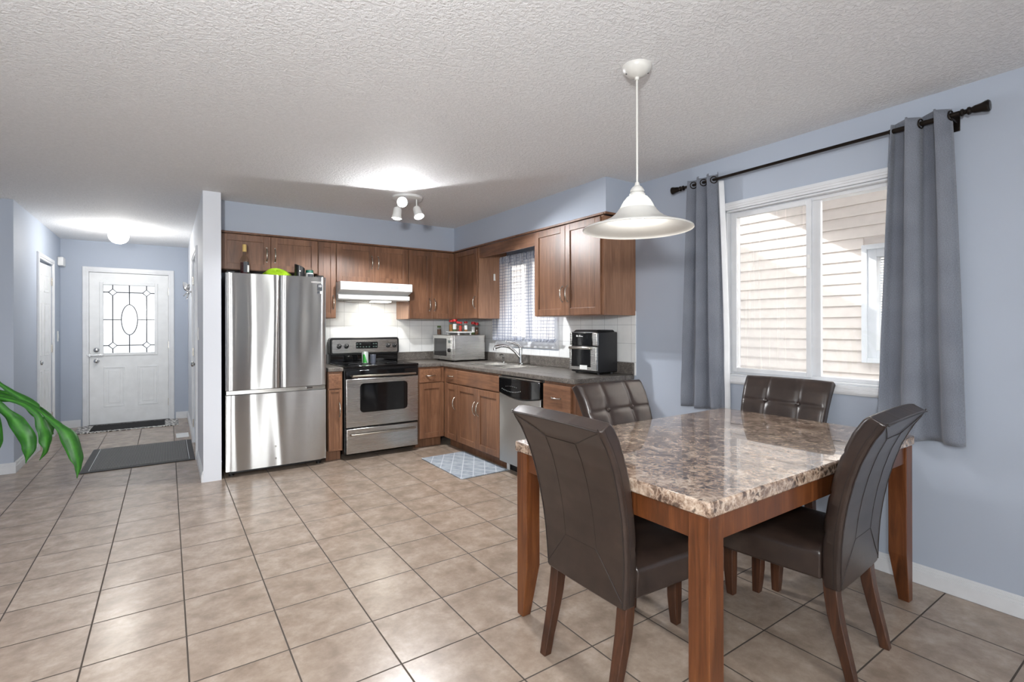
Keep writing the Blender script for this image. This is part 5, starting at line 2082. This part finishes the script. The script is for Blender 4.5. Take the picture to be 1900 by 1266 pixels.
# three-head ceiling spotlight
r = thing('ceiling_spotlight', 'white three head spotlight fitting on the kitchen ceiling', 'ceiling light', (1.744, 4.16, CEIL))
QX, QY = 1.744, 4.16
MB().lathe([(.130, 0), (.130, -.018), (.122, -.022), (.0, -.022)], 40, (QX, QY, CEIL), cap=False).build('base_plate', M_WHITE, r)
rv = Vector((.824, -.566, 0))
fv = Vector((.566, .824, 0))
B0 = Vector((QX, QY, CEIL))
heads = [(-.085, .0, Vector((-.12, 0, -1)), .1, True), (.080, .0, Vector((.36, -.35, -1)), .1, True), (-.012, -.07, -fv + Vector((0, 0, -.10)), .075, True)]
for (a, b, ax_, drop, lit) in heads:
    top = B0 + rv * a + fv * b
    piv = top + Vector((0, 0, -drop))
    hd = MB()
    d = ax_.x * rv + Vector((0, 0, ax_.z)) if abs(ax_.y) < 1e-6 and ax_.z == -1 else None
    axis = (rv * ax_.x + fv * ax_.y + Vector((0, 0, ax_.z))).normalized() if ax_.z == -1 else ax_.normalized()
    MB().tube([top + Vector((0, 0, -.02)), piv], .006, 8).build('stem', M_WHITE, r)
    st0 = piv - axis * .012
    hd.lathe([(.012, -.004), (.030, .006), (.036, .02), (.038, .07), (.044, .09), (.046, .10)], 28, st0, axis, cap=False)
    hd.lathe([(.043, .10), (.036, .07), (.034, .03), (.0, .02)], 28, st0, axis, cap=False)
    h = hd.build('spot_head', M_WHITE, r)
    MB().lathe([(.0, .115 if lit else .10), (.03, .108 if lit else .098), (.036, .09), (.03, .05)], 24, st0, axis, cap=False).build('bulb', M_BULB if lit else M_DARKGREY, h)
    if lit:
        light('spotlight_beam', 'SPOT', st0 + axis * .122, 42 if ax_.z != -1 else 88, (.98, .985, 1.0), target=st0 + axis * 2, spot_size=radians(150), spot_blend=.25, shadow_soft_size=.03)

# hall globe
r = thing('hall_globe_light', 'round white globe light on the hall ceiling', 'ceiling light', (-.459, 7.298, CEIL))
MB().lathe([(.062, 0), (.062, -.02), (.055, -.03)], 28, (-.459, 7.298, CEIL)).build('ceiling_mount', M_WHITE, r)
MB().lathe([(.05, -.028), (.078, -.042), (.095, -.07), (.098, -.10), (.088, -.135), (.06, -.165), (.03, -.178), (.0, -.18)], 32, (-.459, 7.298, CEIL), cap=False).build('globe', M_GLOBE, r)
light('hall_globe_light', 'POINT', (-.459, 7.298, CEIL - .25), 24, (1.0, .965, .91), shadow_soft_size=.08)

# unseen ceiling lights added to give the room extra light
lr = None
for (x, y, lab) in ((-1.6, 1.6, 'round unseen ceiling light added to brighten the room beside the camera'), (-1.3, -1.2, 'round unseen ceiling light added to brighten the room by the rear window'), (1.3, -1.3, 'round unseen ceiling light added to brighten the room by the patio door')):
    if lr is None:
        lr = thing('added_ceiling_light', lab, 'ceiling light', (x, y, CEIL), group='added ceiling lights out of view')
        MB().lathe([(.15, 0), (.15, -.02), (.14, -.024)], 32, (x, y, CEIL)).build('ring', M_WHITE, lr)
        MB().lathe([(.14, -.02), (.135, -.05), (.10, -.08), (.05, -.094), (.0, -.097)], 32, (x, y, CEIL), cap=False).build('diffuser', M_GLOBE, lr)
    else:
        c = copy_tree(lr)
        c.location = (x, y, CEIL)
        c['label'] = lab
    light('added_ceiling_lamp', 'AREA', (x, y, CEIL - .105), 16, (0.98, .985, 1.0), target=(x, y, 0), shape='DISK', size=.3)

# ================================================================== PLANT
r = thing('dracaena_plant', 'tall green strap leaved potted plant whose arching leaves enter at the left edge', 'plant', (-.95, 3.0, 0))
MB().lathe([(.12, 0), (.165, .26), (.175, .27), (.175, .31), (.16, .31), (.15, .27), (.0, .27)], 32, (-.95, 3.0, 0), cap=False).build('pot', M_POT, r)
MB().lathe([(.0, .285), (.152, .285)], 28, (-.95, 3.0, 0), cap=False).build('soil', M_SOIL, r)
MB().tube([(-.95, 3.0, .28), (-.935, 3.0, .55), (-.92, 2.99, .8), (-.90, 2.98, 1.02)], [.022, .02, .018, .014], 12).build('cane', M_BARK, r)


def smooth_path(pts, n=40):
    P = [Vector(p) for p in pts]
    P = [P[0] * 2 - P[1]] + P + [P[-1] * 2 - P[-2]]
    out = []
    m = len(P) - 3
    for i in range(n + 1):
        t = i / n * m
        k = min(int(t), m - 1)
        f = t - k
        a, b, c, d = P[k:k + 4]
        out.append(0.5 * ((2 * b) + (-a + c) * f + (2 * a - 5 * b + 4 * c - d) * f * f + (-a + 3 * b - 3 * c + d) * f ** 3))
    return out


def leaf(pts, widths, tilt=0.0, fold=.25, wave=.0):
    n = 44
    path = smooth_path(pts, n)
    mb = MB()
    m = 6
    k0 = 0
    for i, p in enumerate(path):
        t = (path[min(n, i + 1)] - path[max(0, i - 1)]).normalized()
        u = i / n * (len(widths) - 1)
        k = min(int(u), len(widths) - 2)
        f = u - k
        f = f * f * (3 - 2 * f)
        w_ = widths[k] + (widths[k + 1] - widths[k]) * f
        view = Vector((p.x, p.y, p.z - 1.35)).normalized()
        side = t.cross(view)
        if side.length < 1e-4:
            side = Vector((0, 0, 1))
        side.normalize()
        nr = side.cross(t).normalized()
        ang = tilt
        sd = side * cos(ang) + nr * sin(ang)
        n2 = sd.cross(t).normalized()
        for j in range(m + 1):
            e_ = -1 + 2 * j / m
            q = p + sd * (w_ / 2 * e_) + n2 * (fold * w_ / 2 * abs(e_) + wave * w_ * sin(i * .55 + (1 if e_ > 0 else 2.3)) * abs(e_))
            mb.v.append(tuple(q))
            mb.uv[len(mb.v) - 1] = (j / m, i / n)
    for i in range(n):
        for j in range(m):
            a = i * (m + 1) + j
            mb.f.append([a, a + 1, a + m + 2, a + m + 1])
            mb.mi.append(0)
    return mb.build('leaf', M_LEAF, r, solid=.0008, angle=80)


C0 = (-.90, 2.98, 1.02)
leaf([C0, (-.80, 2.98, 1.11), (-.618, 2.911, 1.105), (-.563, 2.874, 1.065), (-.528, 2.85, 1.036), (-.482, 2.818, 1.003), (-.445, 2.792, .98), (-.43, 2.78, .962)], [.012, .016, .016, .014, .020, .032, .022, .004], .2, .35)
leaf([C0, (-.8, 3.04, 1.06), (-.633, 2.982, 1.046), (-.577, 2.944, 1.029), (-.521, 2.906, 1.012), (-.485, 2.881, .989), (-.454, 2.86, .967)], [.012, .016, .014, .014, .018, .014, .003], .1, .3)
leaf([C0, (-.76, 2.92, .99), (-.616, 2.849, 1.009), (-.55, 2.804, 1.008), (-.488, 2.762, 1.003), (-.443, 2.731, .978), (-.401, 2.702, .946), (-.358, 2.672, .904), (-.321, 2.647, .855), (-.299, 2.632, .785), (-.294, 2.628, .74), (-.298, 2.63, .695)],
     [.012, .016, .015, .014, .015, .020, .018, .028, .054, .048, .022, .002], .25, .3, .12)
leaf([C0, (-.74, 2.85, 1.03), (-.575, 2.76, 1.017), (-.52, 2.723, .97), (-.484, 2.698, .926), (-.455, 2.678, .876), (-.445, 2.671, .828), (-.455, 2.678, .768)], [.012, .018, .02, .03, .050, .054, .042, .002], -.2, .3, .11)
leaf([C0, (-.75, 2.90, 1.05), (-.518, 2.758, 1.013), (-.431, 2.698, .962), (-.404, 2.68, .901), (-.396, 2.674, .853), (-.396, 2.674, .812), (-.417, 2.689, .772)], [.012, .016, .016, .022, .042, .040, .018, .003], .3, .3, .12)
leaf([C0, (-.75, 3.0, 1.05), (-.53, 2.888, 1.005), (-.447, 2.83, .948), (-.411, 2.806, .905), (-.392, 2.792, .853)], [.012, .016, .02, .044, .050, .006], -.1, .3)
leaf([C0, (-.70, 2.76, 1.02), (-.575, 2.70, .999), (-.548, 2.68, .95), (-.542, 2.676, .87), (-.542, 2.676, .79)], [.012, .018, .022, .045, .05, .004], .0, .25)
random.seed(3)
for k in range(9):
    a = 1.9 + k * .42
    d = Vector((cos(a), sin(a), 0))
    ln = .42 + .1 * random.random()
    h = .12 + .16 * random.random()
    p0 = Vector(C0)
    leaf([p0, p0 + d * ln * .35 + Vector((0, 0, h)), p0 + d * ln * .75 + Vector((0, 0, h * .7)), p0 + d * ln + Vector((0, 0, -.12)), p0 + d * ln * 1.08 + Vector((0, 0, -.3))],
         [.012, .03, .055, .05, .004], .5, .25)
